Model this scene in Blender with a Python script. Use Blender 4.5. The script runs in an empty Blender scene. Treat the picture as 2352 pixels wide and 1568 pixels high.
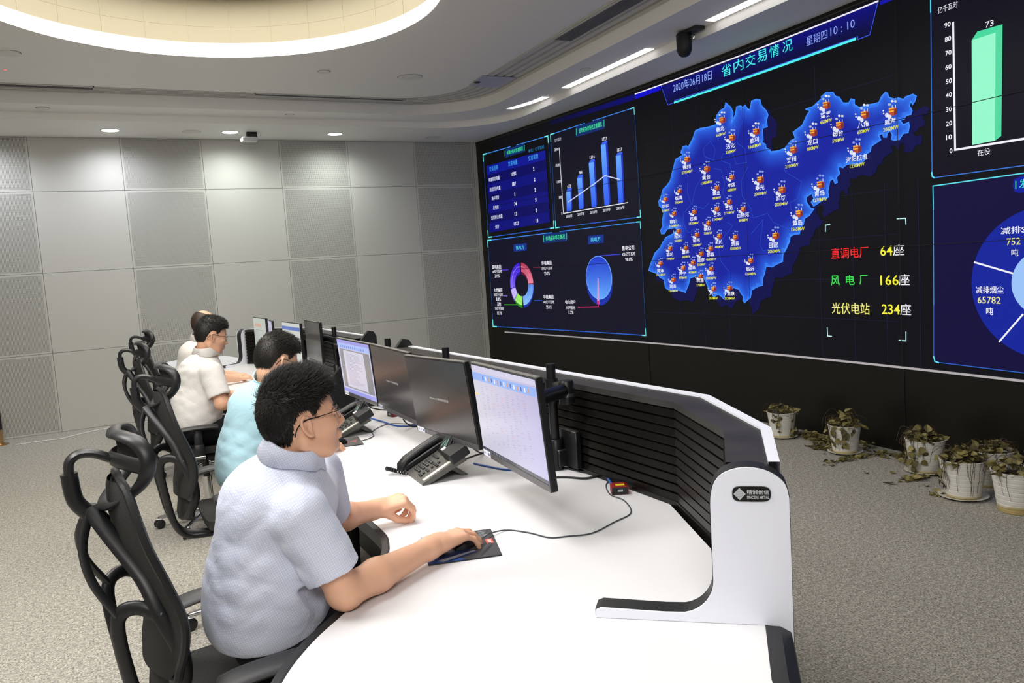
import bpy, bmesh, math, random
import numpy as np
from math import sin, cos, pi, sqrt, atan2, radians
from mathutils import Vector, Matrix
from mathutils.geometry import tessellate_polygon, delaunay_2d_cdt

random.seed(7)
scene = bpy.context.scene
COL = scene.collection

# ---------------------------------------------------------------- camera, light, exposure
FPX, PITCH, ROLL, YAW, CAM_H = 1827.2, 0.0952, -0.06642, 0.4794, 1.58
_f = Vector((sin(YAW) * cos(PITCH), cos(YAW) * cos(PITCH), -sin(PITCH)))
_r0 = Vector((cos(YAW), -sin(YAW), 0))
_u0 = _r0.cross(_f)
CR = _r0 * cos(ROLL) + _u0 * sin(ROLL)
CU = -_r0 * sin(ROLL) + _u0 * cos(ROLL)
CF = _f
CAM = Vector((0, 0, CAM_H))
cd = bpy.data.cameras.new('camera')
cam = bpy.data.objects.new('camera', cd)
COL.objects.link(cam)
cam.matrix_world = Matrix(((CR.x, CU.x, -CF.x, 0), (CR.y, CU.y, -CF.y, 0), (CR.z, CU.z, -CF.z, CAM_H), (0, 0, 0, 1)))
cd.sensor_width = 36
cd.lens = FPX / 2352 * 36
cd.clip_start = 0.02
scene.camera = cam

scene.view_settings.view_transform = 'Standard'
scene.view_settings.look = 'None'
scene.view_settings.exposure = 0.0
scene.view_settings.gamma = 1.0
scene.view_settings.use_curve_mapping = False

w = bpy.data.worlds.new('world')
scene.world = w
w.use_nodes = True
w.node_tree.nodes['Background'].inputs[0].default_value = (0.9, 0.93, 1.0, 1)
w.node_tree.nodes['Background'].inputs[1].default_value = 0.05


def light(name, kind, loc, energy, color=(1, 1, 1), size=0.1, target=None, spot=None, blend=0.5, shape=None, size_y=None):
    d = bpy.data.lights.new(name, kind)
    d.energy = energy
    d.color = color
    if kind == 'AREA':
        d.size = size
        if shape:
            d.shape = shape
        if size_y:
            d.size_y = size_y
    elif kind in ('SPOT', 'POINT'):
        d.shadow_soft_size = size
    if kind == 'SPOT':
        d.spot_size = radians(spot)
        d.spot_blend = blend
    o = bpy.data.objects.new(name, d)
    COL.objects.link(o)
    o.location = loc
    if target is not None:
        o.rotation_euler = (Vector(target) - Vector(loc)).to_track_quat('-Z', 'Y').to_euler()
    return o


Z1, Z2, Z3 = 3.376, 3.456, 3.575            # soffit, step and main ceiling heights
YW = 10.573                                  # back wall
CC = (0.92, 5.94)                            # centre of the round ceiling cove
light('cove_lamp', 'AREA', (CC[0], CC[1], 4.08), 140, (1, .95, .86), 2.9, (CC[0], CC[1], 0), shape='DISK')
light('ceiling_lamp_over_desk', 'AREA', (0.2, 2.6, 3.5), 60, (1, .985, .97), 1.6, (0.6, 2.4, 0), shape='DISK')
light('ceiling_lamp_left', 'AREA', (-1.5, 2.9, 3.55), 100, (1, .97, .93), 1.2, (-1.3, 2.9, 0), shape='DISK')
light('ceiling_lamp_behind', 'AREA', (-0.7, -1.2, 3.5), 130, (1, .98, .96), 1.6, (0.6, 1.2, 0.8), shape='DISK')
DOWN = [(-0.92, 10.07), (0.362, 10.07), (1.642, 10.05), (2.909, 10.06)]
for i, (x, y) in enumerate(DOWN):
    light('downlight_lamp', 'SPOT', (x, y, 3.36), 66, ((.87, .9, 1) if i < 2 else (.93, 1, .97)), 0.05, (x + .02, y + .25, 0), 158, 1.0)


# ---------------------------------------------------------------- helpers
def lin(c):
    if isinstance(c, str):
        c = tuple(int(c[i:i + 2], 16) / 255 for i in (0, 2, 4))
    return tuple((v / 12.92 if v <= 0.04045 else ((v + 0.055) / 1.055) ** 2.4) for v in c)


MATS = {}


def mat(name, color='808080', rough=0.5, metal=0.0, spec=0.5, emit=None, strength=1.0, bump=None, vary=None, coat=0.0, alpha=1.0, trans=0.0, sss=0.0):
    """bump=(scale, distance, detail); vary=(scale, amount) varies the colour by noise"""
    if name in MATS:
        return MATS[name]
    m = bpy.data.materials.new(name)
    m.use_nodes = True
    nt = m.node_tree
    b = nt.nodes['Principled BSDF']
    c = lin(color)
    b.inputs['Base Color'].default_value = (*c, 1)
    b.inputs['Roughness'].default_value = rough
    b.inputs['Metallic'].default_value = metal
    b.inputs['Specular IOR Level'].default_value = spec
    b.inputs['Coat Weight'].default_value = coat
    b.inputs['Alpha'].default_value = alpha
    b.inputs['Transmission Weight'].default_value = trans
    if sss:
        b.inputs['Subsurface Weight'].default_value = sss
        b.inputs['Subsurface Radius'].default_value = (1, .35, .2)
        b.inputs['Subsurface Scale'].default_value = .012
    if emit:
        b.inputs['Emission Color'].default_value = (*lin(emit), 1)
        b.inputs['Emission Strength'].default_value = strength
    tc = None
    if bump or vary:
        tc = nt.nodes.new('ShaderNodeTexCoord')
    if bump:
        n = nt.nodes.new('ShaderNodeTexNoise')
        n.inputs['Scale'].default_value = bump[0]
        n.inputs['Detail'].default_value = bump[2] if len(bump) > 2 else 3
        nt.links.new(tc.outputs['Object'], n.inputs['Vector'])
        bp = nt.nodes.new('ShaderNodeBump')
        bp.inputs['Distance'].default_value = bump[1]
        nt.links.new(n.outputs['Fac'], bp.inputs['Height'])
        nt.links.new(bp.outputs['Normal'], b.inputs['Normal'])
    if vary:
        n = nt.nodes.new('ShaderNodeTexNoise')
        n.inputs['Scale'].default_value = vary[0]
        n.inputs['Detail'].default_value = 6
        nt.links.new(tc.outputs['Object'], n.inputs['Vector'])
        r = nt.nodes.new('ShaderNodeValToRGB')
        r.color_ramp.elements[0].position = .3
        r.color_ramp.elements[1].position = .7
        r.color_ramp.elements[0].color = (*[max(0, v * (1 - vary[1])) for v in c], 1)
        r.color_ramp.elements[1].color = (*[min(1, v * (1 + vary[1])) for v in c], 1)
        nt.links.new(n.outputs['Fac'], r.inputs['Fac'])
        nt.links.new(r.outputs['Color'], b.inputs['Base Color'])
    MATS[name] = m
    return m


class MB:
    """collects shapes; build() links them as ONE mesh object"""

    def __init__(self):
        self.v = []
        self.f = []
        self.mi = []
        self.cur = 0

    def add(self, vs, fs):
        o = len(self.v)
        self.v += [tuple(p) for p in vs]
        for f in fs:
            self.f.append(tuple(i + o for i in f))
            self.mi.append(self.cur)
        return self

    def box(self, c, s, rot=None, bev=0.0):
        hx, hy, hz = s[0] / 2, s[1] / 2, s[2] / 2
        if bev > 0:
            b = min(bev, hx * .98, hy * .98, hz * .98)
            pts = []
            idx = {}
            for sx in (-1, 1):
                for sy in (-1, 1):
                    for sz in (-1, 1):
                        for k in range(3):
                            p = [sx * (hx - b), sy * (hy - b), sz * (hz - b)]
                            p[k] = (sx * hx, sy * hy, sz * hz)[k]
                            idx[(sx, sy, sz, k)] = len(pts)
                            pts.append(Vector(p))
            fs = []
            for k in range(3):
                a, d = [j for j in range(3) if j != k]
                for sg in (-1, 1):
                    q = []
                    for (sa, sb) in ((-1, -1), (1, -1), (1, 1), (-1, 1)):
                        t = [0, 0, 0]
                        t[k] = sg
                        t[a] = sa
                        t[d] = sb
                        q.append(idx[(*t, k)])
                    fs.append(q)
            for k in range(3):
                a, d = [j for j in range(3) if j != k]
                for sa in (-1, 1):
                    for sb in (-1, 1):
                        q = []
                        for (sk, kk) in ((-1, a), (1, a), (1, d), (-1, d)):
                            t = [0, 0, 0]
                            t[k] = sk
                            t[a] = sa
                            t[d] = sb
                            q.append(idx[(*t, kk)])
                        fs.append(q)
            for sx in (-1, 1):
                for sy in (-1, 1):
                    for sz in (-1, 1):
                        fs.append([idx[(sx, sy, sz, k)] for k in range(3)])
            vs = pts
        else:
            vs = [Vector((sx * hx, sy * hy, sz * hz)) for sx in (-1, 1) for sy in (-1, 1) for sz in (-1, 1)]
            fs = [(0, 1, 3, 2), (4, 6, 7, 5), (0, 4, 5, 1), (2, 3, 7, 6), (0, 2, 6, 4), (1, 5, 7, 3)]
        if rot is not None:
            vs = [rot @ p for p in vs]
        c = Vector(c)
        return self.add([p + c for p in vs], fs)

    def tube(self, pts, rad, n=8, closed=False, ell=None, up=None, cap=True):
        """rad number or list; ell=(a,b) scales the section; up fixes the section's first axis"""
        P = [Vector(p) for p in pts]
        m = len(P)
        R = rad if isinstance(rad, (list, tuple)) else [rad] * m
        vs = []
        prev = None
        for i in range(m):
            if closed:
                t = P[(i + 1) % m] - P[i - 1]
            else:
                t = P[min(i + 1, m - 1)] - P[max(i - 1, 0)]
            t.normalize()
            if up is not None:
                a = Vector(up)
                a = a - t * a.dot(t)
            elif prev is None:
                a = Vector((0, 0, 1)) if abs(t.z) < .9 else Vector((1, 0, 0))
                a = a - t * a.dot(t)
            else:
                a = prev - t * prev.dot(t)
            if a.length < 1e-6:
                a = Vector((1, 0, 0)) - t * t.x
            a.normalize()
            prev = a
            b = t.cross(a)
            ea, eb = ell if ell else (1, 1)
            if ell and isinstance(ell[0], (list, tuple)):
                ea, eb = ell[i]
            for k in range(n):
                th = 2 * pi * k / n
                vs.append(P[i] + (a * cos(th) * ea + b * sin(th) * eb) * R[i])
        fs = []
        for i in range(m if closed else m - 1):
            for k in range(n):
                j = (i + 1) % m
                fs.append((i * n + k, i * n + (k + 1) % n, j * n + (k + 1) % n, j * n + k))
        if not closed and cap:
            fs.append(tuple(range(n))[::-1])
            fs.append(tuple((m - 1) * n + k for k in range(n)))
        return self.add(vs, fs)

    def lathe(self, prof, c=(0, 0, 0), n=24, axis='z', cap=True):
        vs = []
        for r, z in prof:
            for k in range(n):
                th = 2 * pi * k / n
                p = (r * cos(th), r * sin(th), z)
                if axis == 'x':
                    p = (z, r * cos(th), r * sin(th))
                elif axis == 'y':
                    p = (r * sin(th), z, r * cos(th))
                vs.append((p[0] + c[0], p[1] + c[1], p[2] + c[2]))
        fs = []
        for i in range(len(prof) - 1):
            for k in range(n):
                fs.append((i * n + k, i * n + (k + 1) % n, (i + 1) * n + (k + 1) % n, (i + 1) * n + k))
        if cap:
            if prof[0][0] > 1e-6:
                fs.append(tuple(range(n))[::-1])
            if prof[-1][0] > 1e-6:
                fs.append(tuple((len(prof) - 1) * n + k for k in range(n)))
        return self.add(vs, fs)

    def prism(self, poly, z0, z1, frame=None):
        """poly 2D points extruded z0..z1; frame=(origin, ex, ey, ez) places it"""
        n = len(poly)
        vs = [(p[0], p[1], z0) for p in poly] + [(p[0], p[1], z1) for p in poly]
        if frame:
            o, ex, ey, ez = [Vector(q) for q in frame]
            vs = [o + ex * p[0] + ey * p[1] + ez * p[2] for p in vs]
        tri = tessellate_polygon([[Vector((p[0], p[1], 0)) for p in poly]])
        fs = [tuple(t)[::-1] for t in tri] + [tuple(i + n for i in t) for t in tri]
        fs += [(i, (i + 1) % n, n + (i + 1) % n, n + i) for i in range(n)]
        return self.add(vs, fs)

    def strip(self, A, B):
        n = len(A)
        return self.add(list(A) + list(B), [(i, i + 1, n + i + 1, n + i) for i in range(n - 1)])

    def grid(self, rows):
        n = len(rows[0])
        vs = [p for r in rows for p in r]
        fs = [(i * n + k, i * n + k + 1, (i + 1) * n + k + 1, (i + 1) * n + k) for i in range(len(rows) - 1) for k in range(n - 1)]
        return self.add(vs, fs)

    def ball(self, c, r, n=10, sc=(1, 1, 1)):
        prof = [(sin(pi * i / n), -cos(pi * i / n)) for i in range(n + 1)]
        o = len(self.v)
        self.lathe([(max(p[0], 1e-4), p[1]) for p in prof], n=max(8, n + 2), cap=False)
        for i in range(o, len(self.v)):
            p = self.v[i]
            self.v[i] = (c[0] + p[0] * r * sc[0], c[1] + p[1] * r * sc[1], c[2] + p[2] * r * sc[2])
        return self

    def build(self, name, m, parent=None, smooth=True, angle=40, recalc=True):
        me = bpy.data.meshes.new(name)
        me.from_pydata(self.v, [], self.f)
        ms = m if isinstance(m, (list, tuple)) else [m]
        for q in ms:
            me.materials.append(q)
        if len(ms) > 1:
            me.polygons.foreach_set('material_index', self.mi)
        if recalc:
            bm = bmesh.new()
            bm.from_mesh(me)
            bmesh.ops.recalc_face_normals(bm, faces=bm.faces)
            bm.to_mesh(me)
            bm.free()
        if smooth:
            me.polygons.foreach_set('use_smooth', [True] * len(me.polygons))
            me.set_sharp_from_angle(angle=radians(angle))
        me.update()
        o = bpy.data.objects.new(name, me)
        COL.objects.link(o)
        if parent is not None:
            o.parent = parent
        return o


def tag(o, label=None, cat=None, group=None, kind=None):
    if label:
        o['label'] = label
    if cat:
        o['category'] = cat
    if group:
        o['group'] = group
    if kind:
        o['kind'] = kind
    return o


def thing(name, label, cat, loc=(0, 0, 0), rz=0.0, group=None):
    o = bpy.data.objects.new(name, None)
    COL.objects.link(o)
    o.empty_display_size = .05
    o.location = loc
    o.rotation_euler = (0, 0, rz)
    return tag(o, label, cat, group)


def copy_tree(o, loc=None, rz=None, label=None, group=None, parent=None):
    c = o.copy()
    COL.objects.link(c)
    if parent is not None:
        c.parent = parent
    if loc is not None:
        c.location = loc
    if rz is not None:
        c.rotation_euler = (0, 0, rz)
    if label:
        c['label'] = label
    if group:
        c['group'] = group
    for ch in list(o.children):
        copy_tree(ch, parent=c)
    return c


def struct(o, label=None):
    o['kind'] = 'structure'
    if label:
        o['label'] = label
        o['category'] = o.name.split('_')[0]
    return o


def smoothpath(pts, n=8, closed=False):
    """Catmull-Rom through pts"""
    P = [Vector(p) for p in pts]
    m = len(P)
    out = []
    for i in range(m if closed else m - 1):
        if closed:
            p0, p1, p2, p3 = P[i - 1], P[i], P[(i + 1) % m], P[(i + 2) % m]
        else:
            p0, p1, p2, p3 = P[max(i - 1, 0)], P[i], P[i + 1], P[min(i + 2, m - 1)]
        for k in range(n):
            t = k / n
            out.append(0.5 * ((2 * p1) + (p2 - p0) * t + (2 * p0 - 5 * p1 + 4 * p2 - p3) * t * t + (3 * p1 - p0 - 3 * p2 + p3) * t ** 3))
    if not closed:
        out.append(P[-1])
    return out


def ray(x, y):
    return CF + CR * ((x - 1176) / FPX) - CU * ((y - 784) / FPX)


def onz(x, y, z):
    d = ray(x, y)
    return CAM + d * ((z - CAM_H) / d.z)


def ony(x, y, Y):
    d = ray(x, y)
    return CAM + d * (Y / d.y)


def wallx(y):
    t = (y - YW) / 0.921115 + 6
    return (6.274286 + .0383262 * t - .01508486 * t * t + .00048472 * t ** 3 - .516431) * .921115


def onwall(x, y):
    """the point of the curved display wall that the photograph shows at pixel x, y"""
    d = ray(x, y)
    t = 5.0 / d.x
    for _ in range(30):
        t = wallx(t * d.y) / d.x
    return (t * d.y, CAM_H + t * d.z)
# ================================================================ the room
def carpet_mat():
    m = mat('carpet', 'a5a198', .95, spec=.1)
    nt = m.node_tree
    b = nt.nodes['Principled BSDF']
    tc = nt.nodes.new('ShaderNodeTexCoord')

    def noise(sc, det):
        n = nt.nodes.new('ShaderNodeTexNoise')
        n.inputs['Scale'].default_value = sc
        n.inputs['Detail'].default_value = det
        nt.links.new(tc.outputs['Object'], n.inputs['Vector'])
        return n
    a, c, g = noise(130, 2), noise(45, 4), noise(1.3, 3)
    r = nt.nodes.new('ShaderNodeValToRGB')
    e = r.color_ramp.elements
    e[0].position, e[0].color = .34, (*lin('85817a'), 1)
    e[1].position, e[1].color = .66, (*lin('cfcbc0'), 1)
    nt.links.new(a.outputs['Fac'], r.inputs['Fac'])
    r2 = nt.nodes.new('ShaderNodeValToRGB')
    e = r2.color_ramp.elements
    e[0].position, e[0].color = .35, (.72, .72, .72, 1)
    e[1].position, e[1].color = .65, (1.1, 1.1, 1.1, 1)
    nt.links.new(c.outputs['Fac'], r2.inputs['Fac'])
    mx = nt.nodes.new('ShaderNodeMixRGB')
    mx.blend_type = 'MULTIPLY'
    mx.inputs[0].default_value = 1
    nt.links.new(r.outputs[0], mx.inputs[1])
    nt.links.new(r2.outputs[0], mx.inputs[2])
    nt.links.new(mx.outputs[0], b.inputs['Base Color'])
    bp = nt.nodes.new('ShaderNodeBump')
    bp.inputs['Distance'].default_value = .006
    nt.links.new(a.outputs['Fac'], bp.inputs['Height'])
    nt.links.new(bp.outputs[0], b.inputs['Normal'])
    return m


XL, YF = -4.5, -4.0
mb = MB()
mb.box(((XL + 5.6) / 2, (YW + YF) / 2, -.05), (5.6 - XL + .4, YW - YF + .4, .1))
struct(mb.build('floor', carpet_mat(), smooth=False))

WALLC = 'c6c5be'


def panel_mat(perf):
    m = mat('perforated_panel' if perf else 'smooth_panel', WALLC, .6, spec=.25)
    if perf:
        nt = m.node_tree
        b = nt.nodes['Principled BSDF']
        tc = nt.nodes.new('ShaderNodeTexCoord')
        s = nt.nodes.new('ShaderNodeSeparateXYZ')
        nt.links.new(tc.outputs['Object'], s.inputs[0])

        def mth(op, a, bb=None):
            n = nt.nodes.new('ShaderNodeMath')
            n.operation = op
            for i, q in enumerate((a, bb)):
                if q is None:
                    continue
                if isinstance(q, (int, float)):
                    n.inputs[i].default_value = q
                else:
                    nt.links.new(q, n.inputs[i])
            return n.outputs[0]
        P = .0125
        d = []
        inside = []
        for ax, half in ((s.outputs[0], .431), (s.outputs[2], .441)):
            f = mth('SUBTRACT', mth('FRACT', mth('DIVIDE', ax, P)), .5)
            d.append(mth('MULTIPLY', f, f))
            inside.append(mth('LESS_THAN', mth('ABSOLUTE', ax), half))
        hole = mth('LESS_THAN', mth('ADD', d[0], d[1]), .085)
        hole = mth('MULTIPLY', hole, mth('MULTIPLY', inside[0], inside[1]))
        mx = nt.nodes.new('ShaderNodeMixRGB')
        mx.inputs[1].default_value = (*lin(WALLC), 1)
        mx.inputs[2].default_value = (*lin('2c2c2a'), 1)
        nt.links.new(hole, mx.inputs[0])
        nt.links.new(mx.outputs[0], b.inputs['Base Color'])
    return m


# back wall: a backing wall clad with alternating smooth and perforated panels
mb = MB()
mb.box(((XL + 5.6) / 2, YW + .11, 1.75), (5.6 - XL + .4, .2, 3.5))
wall_back = struct(mb.build('wall_back', mat('wall_backing', 'bcbbb5', .8), smooth=False))
cols = [-.476, .463, 1.367, 2.305, 3.209, 4.148, 5.051]
xs = list(cols)
while xs[0] > XL:
    xs.insert(0, xs[0] - (.904 if (len(cols) - len(xs)) % 2 == 0 else .939))
rows = [0.0, .921, 1.842, 2.763, Z1]
for i in range(len(xs) - 1):
    k = i - (len(xs) - len(cols))
    perf = (k % 2 == 1)
    for j in range(4):
        x0, x1, z0, z1 = xs[i], xs[i + 1], rows[j], rows[j + 1]
        if j == 3:
            cz = z0 + .4605
        else:
            cz = (z0 + z1) / 2
        p = MB()
        p.box((0, 0, (z0 + z1) / 2 - cz), (x1 - x0 - .0034, .02, z1 - z0 - .0034), bev=.0025)
        o = p.build('wall_panel', panel_mat(perf), wall_back, smooth=False)
        o.location = ((x0 + x1) / 2, YW, cz)
p = MB()
p.box((5.09, YW, Z1 / 2), (.068, .024, Z1), bev=.002)
p.build('corner_strip', mat('smooth_panel'), wall_back, smooth=False)

plain = mat('plain_wall', 'b0afa9', .8)
mb = MB()
mb.box((XL - .1, (YW + YF) / 2, 1.8), (.2, YW - YF + .4, 3.6))
struct(mb.build('wall_left', plain, smooth=False))
mb = MB()
mb.box(((XL + 5.6) / 2, YF - .1, 1.8), (5.6 - XL + .4, .2, 3.6))
struct(mb.build('wall_front', plain, smooth=False))

# ---------------------------------------------------------------- ceiling
N1, N2, N3 = 8, 14, 30


def cpath(yb, x_of_y, r, yend=YF, xl=XL):
    """along the back wall, round the corner, down the display wall side: same point count for every offset"""
    xc = x_of_y(yb)
    pts = [(xl + (xc - r - xl) * i / N1, yb) for i in range(N1)]
    cy = yb - r
    cx = x_of_y(cy) - r
    for i in range(N2):
        a = pi / 2 * i / N2
        pts.append((cx + r * sin(a) + (xc - r - cx) * (1 - i / N2), cy + r * cos(a)))
    for i in range(N3 + 1):
        y = cy + (yend - cy) * i / N3
        pts.append((x_of_y(y), y))
    return pts


pA = cpath(9.54, lambda y: 4.72 + .034 * (y - 4.3), .95)
pB = cpath(9.16, lambda y: 4.245 + .035 * (y - 4.7), .88)
pD = cpath(8.86, lambda y: 3.80 + .033 * (y - 5.3), .72)
pW = cpath(YW, wallx, .02)


def at(p, z):
    return [(q[0], q[1], z) for q in p]


ceil_m = mat('ceiling_paint', 'efede8', .55, spec=.3)
mb = MB()
mb.strip(at(pA, Z1), at(pW, Z1))                       # soffit above the walls
mb.strip(at(pA, Z1), at(pA, Z2 + .005))
mb.strip(at(pB, Z2), at(pA, Z2))
mb.strip(at(pB, Z2), at(pB, Z3 + .005))
# main ceiling between the slot band and the round cove
bm = bmesh.new()
outer = [bm.verts.new((q[0], q[1], Z3)) for q in pD] + [bm.verts.new((XL, YF, Z3))]
RC = 1.615
inner = [bm.verts.new((CC[0] + RC * cos(2 * pi * k / 96), CC[1] + RC * sin(2 * pi * k / 96), Z3)) for k in range(96)]
es = [bm.edges.new((l[i], l[(i + 1) % len(l)])) for l in (outer, inner) for i in range(len(l))]
bmesh.ops.triangle_fill(bm, edges=es, use_beauty=True)
bm.verts.ensure_lookup_table()
bm.verts.index_update()
mb.add([v.co[:] for v in bm.verts], [[v.index for v in f.verts] for f in bm.faces])
bm.free()
ceiling = struct(mb.build('ceiling', ceil_m, smooth=False))
mb = MB()
mb.box(((XL + 5.6) / 2, (YW + YF) / 2, 4.75), (5.6 - XL + .4, YW - YF + .4, .1))
struct(mb.build('ceiling_slab', ceil_m, smooth=False))

# band of grooved slats between the main ceiling and the step
mb = MB()
mb.strip(at(pD, Z3 + .03), at(pB, Z3 + .03))
nsl = 5
for k in range(nsl):
    t0, t1 = (k + .36) / nsl, (k + 1) / nsl
    lo = [((1 - t0) * a[0] + t0 * b[0], (1 - t0) * a[1] + t0 * b[1]) for a, b in zip(pD, pB)]
    hi = [((1 - t1) * a[0] + t1 * b[0], (1 - t1) * a[1] + t1 * b[1]) for a, b in zip(pD, pB)]
    mb.strip(at(lo, Z3), at(hi, Z3))
    mb.strip(at(lo, Z3), at(lo, Z3 + .03))
    mb.strip(at(hi, Z3), at(hi, Z3 + .03))
struct(mb.build('trim_1', mat('slat_paint', 'cac8c2', .6), smooth=False))

# thin joint lines in the main ceiling
mb = MB()
for (a, b) in (((966, 131), (1145, 147)), ((1120, 8), (1300, 32))):
    A, B = onz(*a, Z3 - .001), onz(*b, Z3 - .001)
    mb.box((A + B) / 2, ((B - A).length, .004, .002), Matrix.Rotation(atan2(B.y - A.y, B.x - A.x), 3, 'Z'))
struct(mb.build('trim_2', mat('joint_line', 'ecebe6', .6), smooth=False))

# round cove: lip, glowing ring, drum wall
mb = MB()
ringm = mat('cove_led', 'ffffff', .5, emit='fffaf0', strength=2.2)
warm = mat('cove_warm_led', 'fff6d8', .5, emit='fff0c4', strength=.88)  # second step of the cove, no lamp: lit look put in as emission
drum = mat('drum_paint', '98917d', .7)
cove = thing('cove_light', 'large round ceiling cove ringed by a bright white light', 'cove light', (CC[0], CC[1], Z3))
mb.lathe([(RC, -.004), (RC + .004, .062)], n=96, cap=False)
mb.build('led_ring', ringm, cove)
mb = MB()
mb.lathe([(RC + .004, .062), (RC + .03, .064), (RC + .03, .125)], n=96, cap=False)
mb.build('inner_ring', warm, cove, angle=20)
mb = MB()
mb.lathe([(RC + .03, .125), (RC + .05, .13), (RC + .05, .60), (0.01, .64)], n=96, cap=False)
mb.build('drum', drum, cove, angle=20)
mb = MB()
for k in range(30):
    a = 2 * pi * (k + .35) / 30
    mb.box(((RC + .048) * cos(a), (RC + .048) * sin(a), .36), (.003, .003, .46), Matrix.Rotation(a, 3, 'Z'))
for z in (.27, .45):
    mb.tube([((RC + .0495) * cos(2 * pi * k / 96), (RC + .0495) * sin(2 * pi * k / 96), z) for k in range(96)], .0018, 4, True)
mb.build('panel_joints', mat('drum_joint', 'a89f86', .7), cove)
mb = MB()
mb.tube([((RC + .03) * cos(2 * pi * k / 96), (RC + .03) * sin(2 * pi * k / 96), 0.575) for k in range(96)], .014, 6, True)
mb.build('rim', mat('cove_rim', '3c3650', .5), cove)

# downlights in the soffit
disc = mat('lamp_disc', 'ffffff', .4, emit='f7fbff', strength=9)
whitep = mat('white_plastic', 'd8d8d6', .4)
wh_ceil = mat('ceiling_fitting', 'e0ded8', .5)
names = ['round recessed downlight beyond the left edge, over the perforated panels', 'lit round downlight in the soffit, nearest the left wall panels',
         'lit round downlight beside the small white box', 'lit round downlight nearest the display wall']
dl0 = None
for i, (x, y) in enumerate(DOWN):
    if dl0 is None:
        dl0 = d = thing('downlight', names[i], 'downlight', (x, y, Z1), 0, 'downlights in the soffit')
        a = MB()
        a.lathe([(.098, -.006), (.104, -.002), (.104, .0), (.09, .0), (.09, -.005)], n=32, cap=False)
        a.build('trim_ring', whitep, d)
        a = MB()
        a.lathe([(.001, -.004), (.09, -.004)], n=32, cap=False)
        a.build('diffuser', disc, d)
    else:
        copy_tree(dl0, (x, y, Z1), label=names[i])

# small round fittings in the ceilings


def roundfit(name, label, cat, px, z, r, h, group=None):
    q = onz(*px, z)
    a = MB()
    a.lathe([(r * .93, -h), (r, -h * .6), (r, .001)], n=32)
    o = a.build(name, wh_ceil)
    o.location = (q.x, q.y, z)
    a = MB()
    a.lathe([(r + .004, -.0012), (r + .0001, -.0012)], n=32, cap=False)
    a.build('shadow_gap', mat('gap_black', '26262a', .8), o)  # flat black ring painted as the cap's shade on the ceiling
    return tag(o, label, cat, group)


roundfit('ceiling_speaker', 'large flush round disc in the main ceiling near the slotted corner', 'ceiling speaker', (942, 177), Z3, .125, .006, 'round covers')
roundfit('smoke_detector', 'small round cap in the main ceiling, under the lit cove rim', 'detector', (744, 164), Z3, .06, .012, 'ceiling caps')
roundfit('smoke_detector', 'round cap in the main ceiling at the far left edge', 'detector', (20, 121), Z3, .085, .012, 'ceiling caps')
roundfit('sprinkler_cap', 'small round cap on the ceiling step at the left', 'sprinkler', (98, 248), Z2, .06, .014, 'sprinkler caps')
roundfit('sprinkler_cap', 'small round cap on the ceiling step above the white box', 'sprinkler', (665, 263), Z2, .05, .008, 'sprinkler caps')
roundfit('sprinkler_cap', 'round cap on the ceiling step beside the long light strip', 'sprinkler', (1345, 159), Z2, .05, .008, 'sprinkler caps')
roundfit('ceiling_speaker', 'flush round disc in the soffit between the left and middle downlights', 'ceiling speaker', (440, 302), Z1, .1, .003, 'round covers')
roundfit('ceiling_speaker', 'flush grey round disc in the soffit close to the display corner', 'ceiling speaker', (995, 316), Z1, .1, .006, 'round covers')

# tiny red signal lamp
q = onz(12, 160, Z3)
a = MB()
a.lathe([(.009, -.004), (.011, .0)], n=12)
o = a.build('signal_lamp', mat('red_led', 'ff5050', .4, emit='ff6060', strength=1.0))
o.location = q
tag(o, 'tiny red signal light in the ceiling at the left edge', 'signal light')

# white access box under the soffit
q = onz(571, 304, Z1)
ap = thing('access_point', 'small white box hanging under the soffit beside the middle downlight', 'access point', (q.x, q.y, Z1))
a = MB()
a.box((0, 0, -.085), (.19, .12, .055), bev=.014)
a.build('housing', mat('ap_white', 'd6d6d4', .4), ap)
a = MB()
a.box((.03, 0, -.028), (.12, .08, .058))
a.build('mount', mat('black_plastic', '17171a', .45), ap)

# ceiling air vents set in the slat band


def band(y=None, x=None, t=0.0):
    """point of the slat band: on the back run by x, on the side run by y"""
    if x is not None:
        return (x, 8.86 + .30 * t)
    return (3.80 + .033 * (y - 5.3) + (.445 + .002 * (y - 5)) * t, y)


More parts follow.
